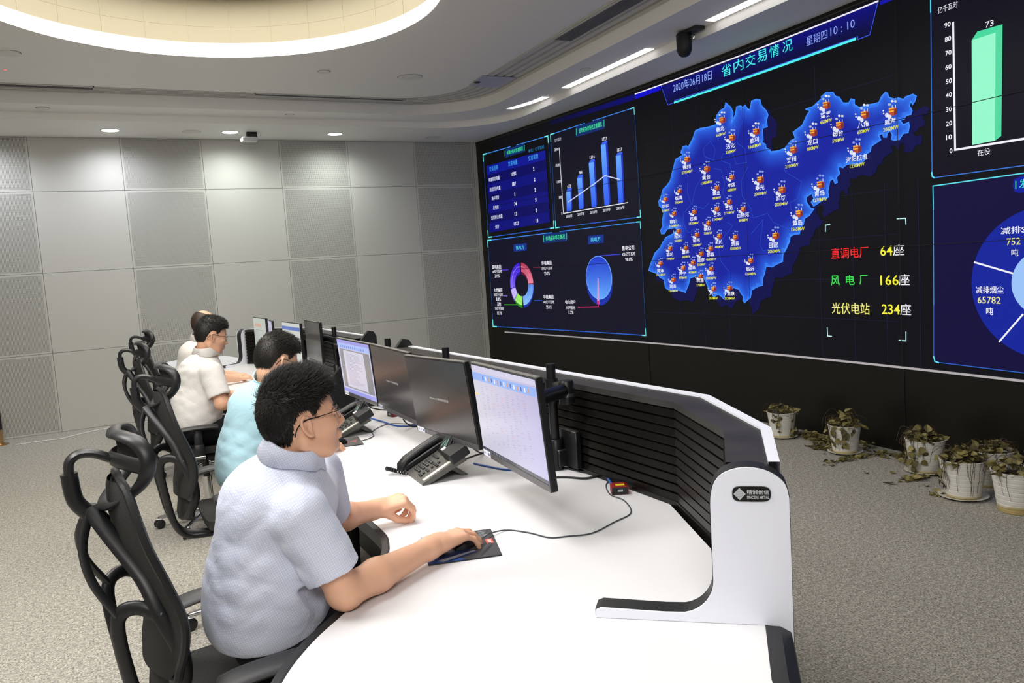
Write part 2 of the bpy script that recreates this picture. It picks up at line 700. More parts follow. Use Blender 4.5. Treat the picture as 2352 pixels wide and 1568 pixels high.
def vent(label, ends, t0, t1, n, group='ceiling air vents'):
    """ends: two (x or y) values along the band"""
    ax, a, b = ends
    P = [band(**{ax: a}, t=t0), band(**{ax: b}, t=t0), band(**{ax: b}, t=t1), band(**{ax: a}, t=t1)]
    c = ((P[0][0] + P[2][0]) / 2, (P[0][1] + P[2][1]) / 2)
    v = thing('air_vent', label, 'air vent', (c[0], c[1], Z3), 0, group)
    L = [(p[0] - c[0], p[1] - c[1]) for p in P]
    m = MB()
    m.add([(p[0], p[1], -.004) for p in L], [(0, 1, 2, 3)])
    m.build('backing', mat('vent_black', '141416', .7), v, smooth=False)
    m = MB()
    for i in range(4):
        A, B = Vector((*L[i], -.006)), Vector((*L[(i + 1) % 4], -.006))
        m.box((A + B) / 2, ((B - A).length + .012, .012, .008), Matrix.Rotation(atan2(B.y - A.y, B.x - A.x), 3, 'Z'))
    m.build('frame', mat('slat_paint'), v, smooth=False)
    m = MB()
    for k in range(1, n):
        t = k / n
        A = Vector((L[0][0] + (L[3][0] - L[0][0]) * t, L[0][1] + (L[3][1] - L[0][1]) * t, -.007))
        B = Vector((L[1][0] + (L[2][0] - L[1][0]) * t, L[1][1] + (L[2][1] - L[1][1]) * t, -.007))
        m.box((A + B) / 2, ((B - A).length, .009, .008), Matrix.Rotation(atan2(B.y - A.y, B.x - A.x), 3, 'Z'))
    m.build('louvres', mat('vent_louvre', '77767a', .5), v, smooth=False)


vent('long black slot vent in the ceiling band at the far left', ('x', -2.6, .215), .0, .40, 3)
vent('narrow black slot vent in the ceiling band at mid wall', ('x', 1.74, 3.42), .0, .30, 3)
vent('striped rectangular air vent in the ceiling band beside the display', ('y', 6.28, 3.4), .12, .55, 9)

# pale access panel with a small camera in the slat band corner
P = [onz(1107, 174, Z3 - .005), onz(1186, 178, Z3 - .005), onz(1143, 201, Z3 - .005), onz(1078, 195, Z3 - .005)]
c = sum(P, Vector()) / 4
pp = thing('ceiling_hatch', 'pale square access panel set into the slotted ceiling corner', 'access panel', (c.x, c.y, Z3))
a = MB()
a.prism([(p.x - c.x, p.y - c.y) for p in P], -.012, -.004)
a.build('cover', mat('panel_lilac', 'b6b4c2', .35), pp, smooth=False)
q = onz(1096, 186, Z3) - c
a = MB()
a.lathe([(.028, -.02), (.036, -.014), (.036, 0)], c=(q.x, q.y, 0), n=16)
a.build('lens_ring', mat('black_plastic'), pp)

# linear lights along the display wall
lm = mat('linear_led', 'ffffff', .4, emit='fdfcff', strength=2.2)
runs = [('short curved light strip in the ceiling step nearest the far corner', 8.62, 7.95), ('long middle light strip in the ceiling step above the display', 7.5, 5.95),
        ('long light strip in the ceiling step past the dark camera', 5.12, 3.0)]
for label, y0, y1 in runs:
    yc = (y0 + y1) / 2
    l = thing('linear_light', label, 'strip light', (0, 0, 0), 0, 'strip lights above the display')
    for nm, dx0, dx1, dz, mm in (('frame', .015, .135, -.002, wh_ceil), ('diffuser', .03, .12, -.006, lm)):
        a = MB()
        n = 10
        A, B = [], []
        for i in range(n + 1):
            y = y0 + (y1 - y0) * i / n
            xa = 4.72 + .034 * (y - 4.3) - (max(0, y - 7.9) ** 2) * .25
            A.append((xa - dx1, y, Z2 + dz))
            B.append((xa - dx0, y, Z2 + dz))
        a.strip(A, B)
        a.strip([(p[0], p[1], Z2 + .001) for p in A], A)
        a.strip(B, [(p[0], p[1], Z2 + .001) for p in B])
        a.build(nm, mm, l, smooth=False)

# dark dome camera hanging under the step
q = onz(1612, 55, Z2)
cm = thing('dome_camera', 'black ceiling camera with round end hanging above the display', 'camera', (4.68, 5.36, Z2))
blk = mat('black_plastic')
a = MB()
prof = [(.001, -.215), (.03, -.21), (.05, -.193), (.062, -.165), (.065, -.13), (.065, -.03), (.06, -.022)]
a.lathe(prof, c=(-.03, .06, 0), n=20)
a.build('housing', mat('camera_black', '0b0b0d', .55), cm)
a = MB()
a.box((.0, 0.0, -.015), (.1, .24, .03), bev=.006)
a.build('mount', blk, cm)
a = MB()
a.lathe([(.012, -.09), (.016, -.07), (.01, -.05)], c=(-.0, -.03, 0), n=12)
a.build('bracket', mat('chrome', 'c8c8ca', .15, 1.0), cm)

# cable along the back wall and a brass post at the left
pts = [(-.9, 10.05), (-.62, 10.06), (-.48, 10.03), (-.3, 10.17), (-.1, 10.3), (.15, 10.36), (.45, 10.42), (.8, 10.46), (1.4, 10.47), (2.2, 10.49), (3.4, 10.48), (5.0, 10.49)]
a = MB()
a.tube(smoothpath([(*p, .006) for p in pts], 5), .006, 6)
tag(a.build('white_cable', mat('white_cable', 'dcdcd6', .5)), 'thin white cable lying on the carpet along the back wall', 'cable')
P0 = onz(6, 1021, 0)
post = thing('stanchion_post', 'short brass and black post at the left edge by the back wall', 'post', (P0.x - .02, P0.y, 0))
brass = mat('brass', 'c9a77a', .25, 1.0)
a = MB()
a.lathe([(.085, 0), (.085, .012), (.04, .02), (.04, .024)], n=24)
a.build('base', brass, post)
a = MB()
a.lathe([(.037, .02), (.037, .40), (.03, .43), (.012, .445), (.001, .446)], n=20)
a.build('tube', brass, post)
a = MB()
a.lathe([(.0385, .17), (.0385, .36)], n=20, cap=False)
a.build('sleeve', blk, post)
# ================================================================ the display wall
ZT, ZH = 0.644, 3.31


def col_mat(name, emit=True, rough=.3, spec=.5):
    m = bpy.data.materials.new(name)
    m.use_nodes = True
    nt = m.node_tree
    b = nt.nodes['Principled BSDF']
    a = nt.nodes.new('ShaderNodeAttribute')
    a.attribute_name = 'col'
    if emit:
        b.inputs['Base Color'].default_value = (.006, .006, .009, 1)
        nt.links.new(a.outputs['Color'], b.inputs['Emission Color'])
        b.inputs['Emission Strength'].default_value = 1.0
        b.inputs['Specular IOR Level'].default_value = spec
    else:
        nt.links.new(a.outputs['Color'], b.inputs['Base Color'])
    b.inputs['Roughness'].default_value = rough
    return m


SCREEN = col_mat('screen_picture', True, .34, .16)
_tc = {}


def glyphs(body, bold=0.0):
    """filled outline of a piece of text: points and triangles, in a box whose size is returned"""
    key = (body, bold)
    if key not in _tc:
        c = bpy.data.curves.new('lettering', 'FONT')
        c.body = body
        c.resolution_u = 2
        c.offset = bold
        o = bpy.data.objects.new('lettering', c)
        COL.objects.link(o)
        dg = bpy.context.evaluated_depsgraph_get()
        e = o.evaluated_get(dg)
        me = e.to_mesh()
        me.calc_loop_triangles()
        P = [(v.co.x, v.co.y) for v in me.vertices]
        T = [tuple(t.vertices) for t in me.loop_triangles]
        e.to_mesh_clear()
        bpy.data.objects.remove(o)
        bpy.data.curves.remove(c)
        x0, x1 = min(p[0] for p in P), max(p[0] for p in P)
        y0, y1 = min(p[1] for p in P), max(p[1] for p in P)
        _tc[key] = ([(p[0] - (x0 + x1) / 2, p[1] - (y0 + y1) / 2) for p in P], T, x1 - x0, y1 - y0)
    return _tc[key]


class GFX:
    """flat coloured drawing; coordinates (a, b) on a surface, place(a, b, layer) -> 3D point"""

    def __init__(self, place, maxlen=.3):
        self.place = place
        self.v = []
        self.f = []
        self.c = []
        self.maxlen = maxlen

    def tris(self, P, T, color, layer):
        cf = color if callable(color) else None
        c0 = None if cf else lin(color)
        stack = [tuple(P[i] for i in t) for t in T]
        cache = {}

        def vid(p):
            k = (round(p[0], 5), round(p[1], 5))
            if k not in cache:
                cache[k] = len(self.v)
                self.v.append(self.place(p[0], p[1], layer))
                self.c.append((*(lin(cf(*p)) if cf else c0), 1))
            return cache[k]
        while stack:
            a, b, c = stack.pop()
            ls = [(a[0] - b[0]) ** 2 + (a[1] - b[1]) ** 2, (b[0] - c[0]) ** 2 + (b[1] - c[1]) ** 2, (c[0] - a[0]) ** 2 + (c[1] - a[1]) ** 2]
            m = max(ls)
            if m > self.maxlen ** 2:
                i = ls.index(m)
                p, q, r = ((a, b, c), (b, c, a), (c, a, b))[i]
                h = ((p[0] + q[0]) / 2, (p[1] + q[1]) / 2)
                stack += [(p, h, r), (h, q, r)]
            else:
                ids = (vid(a), vid(b), vid(c))
                if len(set(ids)) == 3:
                    self.f.append(ids)

    def poly(self, P, color, layer=1):
        T = tessellate_polygon([[Vector((p[0], p[1], 0)) for p in P]])
        self.tris(P, T, color, layer)

    def rect(self, a0, b0, a1, b1, color, layer=1):
        self.tris([(a0, b0), (a1, b0), (a1, b1), (a0, b1)], [(0, 1, 2), (0, 2, 3)], color, layer)

    def line(self, P, wd, color, layer=2, closed=False):
        n = len(P)
        for i in range(n if closed else n - 1):
            p, q = P[i], P[(i + 1) % n]
            dx, dy = q[0] - p[0], q[1] - p[1]
            l = sqrt(dx * dx + dy * dy) or 1
            nx, ny = -dy / l * wd / 2, dx / l * wd / 2
            ex, ey = dx / l * wd / 2, dy / l * wd / 2
            p = (p[0] - ex, p[1] - ey)
            q = (q[0] + ex, q[1] + ey)
            self.tris([(p[0] + nx, p[1] + ny), (p[0] - nx, p[1] - ny), (q[0] - nx, q[1] - ny), (q[0] + nx, q[1] + ny)], [(0, 1, 2), (0, 2, 3)], color, layer)

    def text(self, body, a, b, wd, ht, color, layer=3, flip=1, bold=0.0):
        P, T, w0, h0 = glyphs(body, bold)
        if body in '一':
            h0 = w0
        self.tris([(a + flip * p[0] / w0 * wd, b + p[1] / h0 * ht) for p in P], T, color, layer)

    def arc(self, a, b, r0, r1, t0, t1, color, layer=2, n=24, sq=1.0, off=0):
        """ring piece; angles clockwise from 12 o'clock in degrees, drawn so that it reads from the room"""
        P = []
        for k in range(n + 1):
            th = radians(t0 + (t1 - t0) * k / n)
            for r in (r0, r1):
                P.append((a - r * sin(th), b + r * cos(th) * sq + off))
        T = []
        for k in range(n):
            T += [(2 * k, 2 * k + 1, 2 * k + 3), (2 * k, 2 * k + 3, 2 * k + 2)]
        self.tris(P, T, color, layer)

    def build(self, name, m, parent=None):
        me = bpy.data.meshes.new(name)
        me.from_pydata(self.v, [], self.f)
        at_ = me.color_attributes.new('col', 'FLOAT_COLOR', 'POINT')
        at_.data.foreach_set('color', [x for c in self.c for x in c])
        me.materials.append(m)
        o = bpy.data.objects.new(name, me)
        COL.objects.link(o)
        if parent is not None:
            o.parent = parent
        return o


def onscreen(y, z, layer):
    return (wallx(y) - .004 - layer * .0022, y, z)


def wp(x, y):
    return onwall(x, y)


def pxw(y, z, dx, dz=0):
    """metres along the wall for dx photograph pixels at wall point y, z"""
    def pr(p):
        d = Vector(p) - CAM
        return FPX * d.dot(CR) / d.dot(CF), -FPX * d.dot(CU) / d.dot(CF)
    a, b = pr((wallx(y), y, z)), pr((wallx(y - .01), y - .01, z))
    c = pr((wallx(y), y, z + .01))
    return dx * .01 / abs(b[0] - a[0]), dz * .01 / abs(c[1] - a[1])


class WG(GFX):
    def __init__(self):
        super().__init__(onscreen)

    def P(self, pts, color, layer=1):
        self.poly([wp(*p) for p in pts], color, layer)

    def L(self, pts, wpx, color, layer=2):
        Q = [wp(*p) for p in pts]
        self.line(Q, pxw(*Q[0], 0, wpx)[1], color, layer)

    def T(self, body, x, y, wpx, hpx, color, layer=3, bold=0.0):
        q = wp(x, y)
        a, b = pxw(*q, wpx, hpx)
        self.text(body, q[0], q[1], a, b, color, layer, -1, bold)


vwall = thing('video_wall', 'huge dark curved display wall showing blue charts and a province map', 'video wall')
NS = 60
ys = [YF + (YW - YF) * i / NS for i in range(NS + 1)]


def curtain(z0, z1, dx, ya=YF, yb=YW, n=NS):
    yy = [ya + (yb - ya) * i / n for i in range(n + 1)]
    return [(wallx(y) - dx, y, z0) for y in yy], [(wallx(y) - dx, y, z1) for y in yy]


# carcass wall: black cladding below, black border above
mb = MB()
A, B = curtain(0, Z1, 0)
mb.strip(A, B)
struct(mb.build('wall_right', mat('black_cladding', '14120d', .38, spec=.35), smooth=False))
mb = MB()
for y in (3.83, 7.0, .6):
    mb.box((wallx(y) - .002, y, ZT / 2), (.006, .008, ZT), Matrix.Rotation(-.03 + .0, 3, 'Z'))
struct(mb.build('trim_3', mat('joint_black', '040404', .7), smooth=False))

g = GFX(onscreen)
g.rect(YF, ZT, 10.02, 3.335, '07070c', 0)
g.build('screen', SCREEN, vwall)
mb = MB()
A, B = curtain(ZT - .012, ZT + .004, .012, yb=10.1)
mb.strip(A, B)
C, D = curtain(ZT + .004, ZT + .004, 0, yb=10.1)
mb.strip(B, C)
C, D = curtain(ZT - .012, ZT - .012, 0, yb=10.1)
mb.strip(A, C)
mb.build('lower_trim', mat('alu_trim', 'f4f0fa', .4, .1), vwall, smooth=False)
mb = MB()
A, B = curtain(3.335, 3.345, .012)
mb.strip(A, B)
mb.build('upper_trim', mat('dark_trim', '3a3a2c', .4), vwall, smooth=False)
mb = MB()
for (y0, y1, z0, z1) in [(YF, 10.02, 1.531, None), (YF, 10.02, 2.43, None)]:
    A, B = curtain(z0 - .0025, z0 + .0025, .0215, y0, y1)
    mb.strip(A, B)
for y in (.6, 2.22, 3.83, 5.43, 7.02, 8.6):
    x = wallx(y) - .0215
    mb.add([(x, y - .0025, ZT + .005), (x, y + .0025, ZT + .005), (x, y + .0025, 3.33), (x, y - .0025, 3.33)], [(0, 1, 2, 3)])
mb.build('seams', mat('seam_black', '050507', .6), vwall, smooth=False)


def frame(g, tl, tr, br, bl, gap=None, fill=None, wd=1.6):
    if fill:
        g.P([tl, tr, br, bl], fill, 1)
    blue, cy = '2a6fd8', '6ff0f0'
    L = lambda a, b, t: (a[0] + (b[0] - a[0]) * t, a[1] + (b[1] - a[1]) * t)
    if gap:
        g.L([tl, gap[0]], wd, '3f8cf0')
        g.L([gap[1], tr], wd, '3f8cf0')
    else:
        g.L([tl, tr], wd, '55d8f0')
    g.L([bl, br], wd, '2c62d0')
    g.L([tl, bl], wd * .8, '1f4f94')
    g.L([tr, br], wd * .8, '1f4f94')
    for c, h, v in ((tl, tr, bl), (tr, tl, br), (br, bl, tr), (bl, br, tl)):
        dh = sqrt((h[0] - c[0]) ** 2 + (h[1] - c[1]) ** 2)
        dv = sqrt((v[0] - c[0]) ** 2 + (v[1] - c[1]) ** 2)
        g.L([L(c, h, 8 / dh), c, L(c, v, 15 / dv)], wd * 1.7, cy, 3)


def title(g, body, x, y, wd, h, slope):
    d = wd * .62
    g.P([(x - d, y - h + slope * d), (x + d, y - h - slope * d), (x + d, y + h - slope * d), (x - d, y + h + slope * d)], '0b2a6a', 2)
    g.T(body, x, y, wd, h, '4df0a0', 4, .008)
    for s in (-1, 1):
        xx = x + s * d * .97
        g.L([(xx, y - h * .6 - slope * s * d), (xx, y + h * .6 - slope * s * d)], 1.6, '40e0a0', 4)


# --- trading table, top left
g = WG()
frame(g, (1111, 355), (1260, 312), (1274, 523), (1123, 545), ((1173, 337), (1188, 333)))
title(g, '年累计省内交易情况', 1184, 346, 37, 9.5, .29)
g.T('单位：亿千瓦时', 1233, 342, 36, 8, '2f86c8')
g.P([(1119, 381), (1254, 345), (1265, 506), (1128, 523)], '04045c', 2)
g.P([(1119, 381), (1254, 345), (1255.5, 366), (1120, 402)], '0b1490', 3)
for k in range(1, 6, 2):
    a, b = 402 + 22 * k, 366 + 24 * k
    g.P([(1120 + k, a), (1255.5 + k * 1.6, b), (1257 + k * 1.6, b + 24), (1121 + k, a + 22)], '060a78', 3)
for t, x, y, wd in (('交易名称', 1136, 386, 20), ('交易电量', 1180, 374, 21), ('交易笔数', 1227, 361, 23)):
    g.T(t, x, y, wd, 11.5, '3d9ef0', 5, .006)
for t, x, y, wd in (('年度双边电量', 1137, 410.5, 25), ('月度双边电量', 1139, 433, 25), ('集中竞价', 1140, 454, 17), ('发电权', 1141, 476, 13),
                    ('合同转让电量', 1143, 498, 26), ('合计', 1144, 520, 9)):
    g.T(t, x, y, wd, 9.5, 'd8def8', 5, .012)
for t, x, y in (('1051', 1181.5, 399), ('187', 1183, 422), ('1', 1184.5, 446), ('74', 1186, 468), ('13', 1187, 491), ('1327', 1188.5, 513),
                ('2', 1228, 388), ('2', 1230, 412), ('2', 1231.5, 436), ('5', 1233, 459), ('2', 1234, 483), ('13', 1235.5, 506.5)):
    g.T(t, x, y, 1.3 if t == '1' else 2.9 * len(t), 8.5, 'e8ecff', 5, .02)
g.build('trading_table', SCREEN, vwall)

# --- bar chart
g = WG()
frame(g, (1266, 309), (1458, 247), (1473, 498), (1278, 523), ((1344, 283), (1363, 277)), '0b0a1c')
title(g, '近年省内市场化交易情况', 1357.5, 293, 53, 12, .3)
g.T('亿千瓦时', 1283, 321, 15, 7.5, 'd0d4e8')
g.L([(1286.5, 340), (1296, 490), (1444, 465)], 1.8, 'f0f0f8', 4)
for t, x, y in (('2000', 1280.5, 343), ('1500', 1283, 379.5), ('1000', 1286, 417), ('500', 1289, 453), ('0', 1292.5, 490)):
    g.T(t, x, y, 2.3 * len(t), 6.5, 'e4e6f4', 4, .012)


def bar(g, tl, tr, bt, bl, br, top='3a63e8', lo='2f5cf0', hi='66a8ff', side='1c35b8'):
    z0, z1 = wp(*bl)[1], wp(*tl)[1]
    ca, cb = [tuple(int(h[i:i + 2], 16) / 255 for i in (0, 2, 4)) for h in (lo, hi)]
    g.P([tl, tr, br, bl], (lambda a, b: tuple(ca[k] + (cb[k] - ca[k]) * min(1, max(0, (b - z0) / (z1 - z0))) for k in range(3))), 3)
    dx, dy = bt[0] - tr[0], bt[1] - tr[1]
    g.P([tl, tr, bt, (tl[0] + dx, tl[1] + dy)], top, 3)
    g.P([tr, bt, (br[0] + dx * .8, br[1] + dy * .8), br], side, 3)


for q in (((1302, 441), (1312, 439), (1315, 430.7), (1303.5, 485.5), (1314, 484)), ((1327.5, 409.4), (1338.5, 407.3), (1341.3, 400), (1332, 480.8), (1341.5, 479)),
          ((1354, 374.7), (1365, 371.8), (1368.3, 364.8), (1360.8, 476), (1371, 474.4)), ((1381.6, 334), (1392.7, 330.7), (1397, 323), (1390, 471.6), (1401, 469.8)),
          ((1416, 358.4), (1427.8, 355.6), (1432, 348), (1422, 466.6), (1433, 464.7))):
    bar(g, *q)
g.L([(1307.7, 463.6), (1366, 423), (1392, 403), (1425.6, 412)], 2.2, 'd4d8f8', 5)
for t, x, y in (('632', 1309.5, 427.5), ('966', 1335.7, 395.6), ('1316', 1362.7, 360.5), ('1727', 1391, 319), ('1327', 1425.7, 343.5)):
    g.T(t, x, y, 2.75 * len(t), 7.5, 'eef0ff', 5, .012)
for t, x, y, wd in (('2016年', 1309.4, 496, 15), ('2017年', 1336.8, 491, 16), ('2018年', 1366, 486.6, 16.5), ('2019年', 1396, 481.7, 17.5), ('2020年', 1427.8, 477, 18.5)):
    g.T(t, x, y, wd, 8, 'e4e6f4', 5, .01)
g.build('bar_chart', SCREEN, vwall)

# --- donut and pie, lower left
g = WG()
frame(g, (1121.5, 552), (1472, 509), (1485, 770), (1134, 749.5), ((1269, 534), (1287, 531.5)), '0d0b20')
title(g, '市场主体参与情况', 1277, 545, 44, 11, .11)
for t, x, y, wd, h in (('售电方', 1196, 568, 30, 17), ('购电方', 1370, 549.5, 36, 19)):
    g.P([(x - wd / 2, y - h / 2 + wd * .05), (x + wd / 2, y - h / 2 - wd * .05), (x + wd / 2, y + h / 2 - wd * .05), (x - wd / 2, y + h / 2 + wd * .05)], '10308a', 2)
    g.T(t, x, y, wd * .62, h * .55, '58d8f0', 4, .004)
c = wp(1199.5, 652)
R1 = pxw(*c, 0, 49)[1]
R0 = R1 * .575


def grad(z0, z1, lo, hi):
    a, b = [tuple(int(h[i:i + 2], 16) / 255 for i in (0, 2, 4)) for h in (lo, hi)]
    return lambda p, q: tuple(a[k] + (b[k] - a[k]) * min(1, max(0, (q - z0) / (z1 - z0))) for k in range(3))


for t0, t1, lo, hi, dk in ((4, 88, 'f08ca4', 'b03050', '6a1834'), (92, 177, '8cc4ff', '2a58d8', '1a2f98'), (183, 222, 'a8f070', '66d838', '2f8a18'),
                           (225, 256, 'dcc8ff', 'a894f4', '6a58b8'), (259, 356, 'b8a0ff', '3f20dc', '2a1498')):
    g.arc(c[0], c[1], R0, R1, t0, t1, dk, 2, off=-.035)
    g.arc(c[0], c[1], R0, R1, t0, t1, grad(c[1] - R1, c[1] + R1 * .8, lo, hi) if t0 != 4 else grad(c[1], c[1] + R1, lo, hi), 3)
    g.arc(c[0], c[1], R0 * 1.42, R0 * 1.46, t0, t1, hi if t0 in (183, 225) else lo, 4)
for a, b, cl in (((1155, 620), (1169, 619), '5a3cf0'), ((1227, 614), (1243, 613.5), 'c03050'), ((1229, 690), (1247, 690), '3058e0'), ((1158, 679), (1167, 679.5), '9080e0'), ((1160, 699.5), (1189, 699.5), '50d030')):
    g.L([a, b], 1.6, cl, 4)
for rows_, x, y, wd in ((('华电集团', '131亿千瓦时', '23.2%'), 1257, 603.5, 23), (('国电集团', '169亿千瓦时', '29.9%'), 1142.5, 612.5, 20), (('大唐集团', '50亿千瓦时', '8.8%'), 1145.5, 666, 19),
                        (('其他', '73亿千瓦时', '12.9%'), 1148, 698, 19), (('华能集团', '142亿千瓦时', '25.1%'), 1261.5, 681, 23)):
    for k, t in enumerate(rows_):
        f = (1.0 if len(t) == 4 else .45) if k == 0 else (1.08 if k == 1 else .55)
        g.T(t, x + k * .6, y + k * (12 if x > 1200 else 10.3), wd * f, 9.2 if k == 0 else 7.6, 'eeeef8', 4, .014)
c = wp(1377, 637.5)
R1 = pxw(*c, 0, 50)[1]
g.arc(c[0], c[1], 0, R1, 0, 360, '1430a8', 2, 48, off=-.07)
g.arc(c[0], c[1], 0, R1, 0, 360, '78b0ff', 3, 48)
g.arc(c[0], c[1], 0, R1 * .965, 0, 360, grad(c[1] - R1, c[1] + R1, '66acff', '1a34c8'), 4, 48)
g.P([(1375, 638), (1377, 638), (1379, 687), (1379, 698), (1374, 698), (1374, 687)], 'c8a0d8', 5)
g.P([(1374.2, 690), (1379, 690), (1379, 698), (1374.2, 698)], 'c83060', 6)
g.L([(1376, 587.5), (1427, 583.5)], 1.6, '3a48e8', 5)
g.L([(1330, 705), (1377, 704), (1377, 697)], 2.0, 'c83068', 5)
for t, x, y, wd, h in (('售电公司', 1445, 569, 28, 11), ('420亿千瓦时', 1446, 583, 31, 9), ('98.8%', 1447, 595, 17, 8), ('电力用户', 1312, 693, 23, 9), ('5亿千瓦时', 1313, 706, 20, 8), ('1.2%', 1314, 717, 11, 7.5)):
    g.T(t, x, y, wd, h, 'f2f2fa', 5, .012)
g.build('share_charts', SCREEN, vwall)

# --- header
g = WG()
g.P([(1262, 278), (1461, 215.5), (1461, 228), (1264, 288)], lambda a, b: (.015, .015, .08 + .36 * max(0, min(1, (9.2 - a) / 2.1))), 1)
g.P([(1461, 215.5), (1517, 196), (1520, 206.5), (1461, 228)], '0808c8', 2)
g.L([(1461, 216), (1500, 202), (1732, 117), (2019, 3)], 2.6, 'f0ecff', 4)
zh = wp(1732, 117)[1]
g.P([(1521, 198), (1732, 120), (2016, 6), (2000, 79), (1973, 90), (1973, 84), (1552, 231), (1552, 235), (1536, 241)], grad(zh - .26, zh, '04041c', '06067c'), 1)
g.L([(1520, 197), (1536, 241), (1551, 235.5), (1551, 231), (1760, 160), (1972, 84), (1973, 91), (2000, 80), (2019, 4)], 1.5, '3a58e0', 3)
g.L([(1551, 235.5), (1655, 200), (1760, 163.5), (1966, 90)], 4.2, '50f4f0', 3)
g.P([(2023, 3), (2058, -12), (2058, -2), (2022, 13)], '1010a8', 2)
g.T('2020年06月18日', 1591, 187.5, 89, 22, '8aa8f8')
for t, x, y in zip('省内交易情况', (1671, 1698.5, 1726, 1752.5, 1781, 1811), (161, 149.5, 139, 128, 117, 106)):
    g.T(t, x, y, 22.5, 27, '48f0ec', 4)
g.T('星期四', 1878, 87, 48, 22, '8aa0f8')
g.T('10 : 10', 1937, 63.5, 56, 19, '8aa0f8')
g.build('header', SCREEN, vwall)

# --- province map
g = WG()
Z4 = lambda l: [(1480 + a / 2.905, 180 + b / 2.905) for a, b in l]
Z5 = lambda l: [(1800 + a / 2.306, 180 + b / 2.306) for a, b in l]
outl = Z4([(485, 310), (488, 250), (515, 212), (540, 200), (550, 163), (567, 178), (585, 193), (600, 230), (588, 298), (615, 238), (622, 190), (650, 183), (662, 196), (680, 178), (697, 206), (712, 208), (722, 152), (755, 140), (780, 146),
           (790, 185), (820, 215), (833, 245), (822, 280), (828, 322), (800, 330), (795, 348), (800, 410), (790, 425), (815, 440), (820, 465), (845, 475), (850, 490), (905, 482), (945, 465), (985, 415), (1015, 400), (1000, 358), (1060, 315), (1092, 245), (1112, 215), (1085, 205), (1130, 190), (1190, 135)])
outl += Z5([(205, 97), (232, 74), (268, 75), (280, 96), (300, 100), (320, 131), (350, 131), (362, 110), (381, 115), (380, 138), (405, 155), (425, 150), (455, 140), (482, 136), (510, 128), (525, 96), (545, 74), (557, 80), (562, 100), (590, 110), (612, 104), (640, 112),
            (652, 99), (690, 85), (708, 95), (700, 122), (690, 137), (680, 122), (672, 145), (686, 170), (680, 190), (655, 196), (645, 215), (622, 222), (640, 246), (668, 233), (672, 255), (665, 287), (640, 291), (620, 322), (590, 328), (576, 320), (582, 300), (570, 275), (555, 290), (550, 311),
            (535, 310), (530, 291), (510, 300), (520, 326), (490, 345), (470, 360), (465, 386), (440, 402), (435, 430), (405, 458), (365, 450), (340, 456), (320, 472), (300, 466), (296, 482), (303, 503), (286, 522), (290, 550), (278, 556), (268, 530), (250, 542), (245, 577), (240, 602), (245, 627), (215, 641), (195, 656), (165, 676),
            (152, 655), (166, 635), (155, 608), (128, 626), (125, 652), (150, 690), (165, 692), (140, 726), (117, 740), (110, 772), (94, 790), (90, 822), (60, 826), (40, 836), (38, 862), (15, 907), (2, 930)])
outl += Z4([(985, 1045), (958, 1130), (932, 1175), (930, 1220), (895, 1236), (860, 1256), (820, 1250), (810, 1300), (796, 1335), (795, 1380), (765, 1386), (725, 1410), (715, 1460), (692, 1480), (676, 1496), (664, 1480), (668, 1455), (650, 1430), (637, 1405), (600, 1395), (562, 1420), (545, 1446), (535, 1470), (518, 1450),
            (498, 1440), (470, 1456), (440, 1420), (430, 1390), (415, 1350), (400, 1320), (350, 1318), (312, 1330), (300, 1380), (280, 1426), (235, 1410), (200, 1421), (160, 1405), (145, 1395), (138, 1340), (110, 1326), (90, 1300), (35, 1280), (45, 1245), (55, 1220), (76, 1165), (110, 1130), (130, 1090), (150, 1060), (192, 1040), (226, 1010),
            (210, 994), (160, 1005), (140, 1035), (120, 1036), (114, 1015), (130, 980), (125, 950), (135, 900), (120, 860), (105, 850), (102, 820), (120, 780), (130, 740), (155, 716), (180, 680), (196, 610), (215, 540), (265, 510), (250, 495), (264, 456), (285, 449), (300, 456), (330, 400), (346, 350), (380, 334), (435, 325)])
O = [wp(*p) for p in outl]
cdt = delaunay_2d_cdt([Vector(p) for p in O], [(i, (i + 1) % len(O)) for i in range(len(O))], [], 1, 1e-6)
OV, OT = [(v.x, v.y) for v in cdt[0]], []
for fc in cdt[2]:
    OT += [(fc[0], fc[i], fc[i + 1]) for i in range(1, len(fc) - 1)]
g.tris([(p[0] - .10, p[1] - .10) for p in OV], OT, '06064a', 1)
ON = np.array(O)
A_, B_ = ON, np.roll(ON, -1, 0)


def edge_dist(p):
    d = B_ - A_
    t = np.clip(((p - A_) * d).sum(1) / (d * d).sum(1), 0, 1)
    return np.sqrt((((A_ + d * t[:, None]) - p) ** 2).sum(1)).min()


def inside(p):
    c = (A_[:, 1] > p[1]) != (B_[:, 1] > p[1])
    xx = A_[:, 0] + (p[1] - A_[:, 1]) / np.where(B_[:, 1] == A_[:, 1], 1e-9, B_[:, 1] - A_[:, 1]) * (B_[:, 0] - A_[:, 0])
    return (np.count_nonzero(c & (p[0] < xx)) % 2) == 1


g.tris(OV, OT, '2f74ee', 2)
st = .03
a0, b0, a1, b1 = ON[:, 0].min(), ON[:, 1].min(), ON[:, 0].max(), ON[:, 1].max()
na, nb = int((a1 - a0) / st) + 2, int((b1 - b0) / st) + 2
G = {}


def glow(p):
    d = edge_dist(np.array(p))
    t = min(1, d / .16) ** .75
    return tuple(a + (b - a) * t for a, b in zip((.18, .45, .93), (.055, .12, .62)))


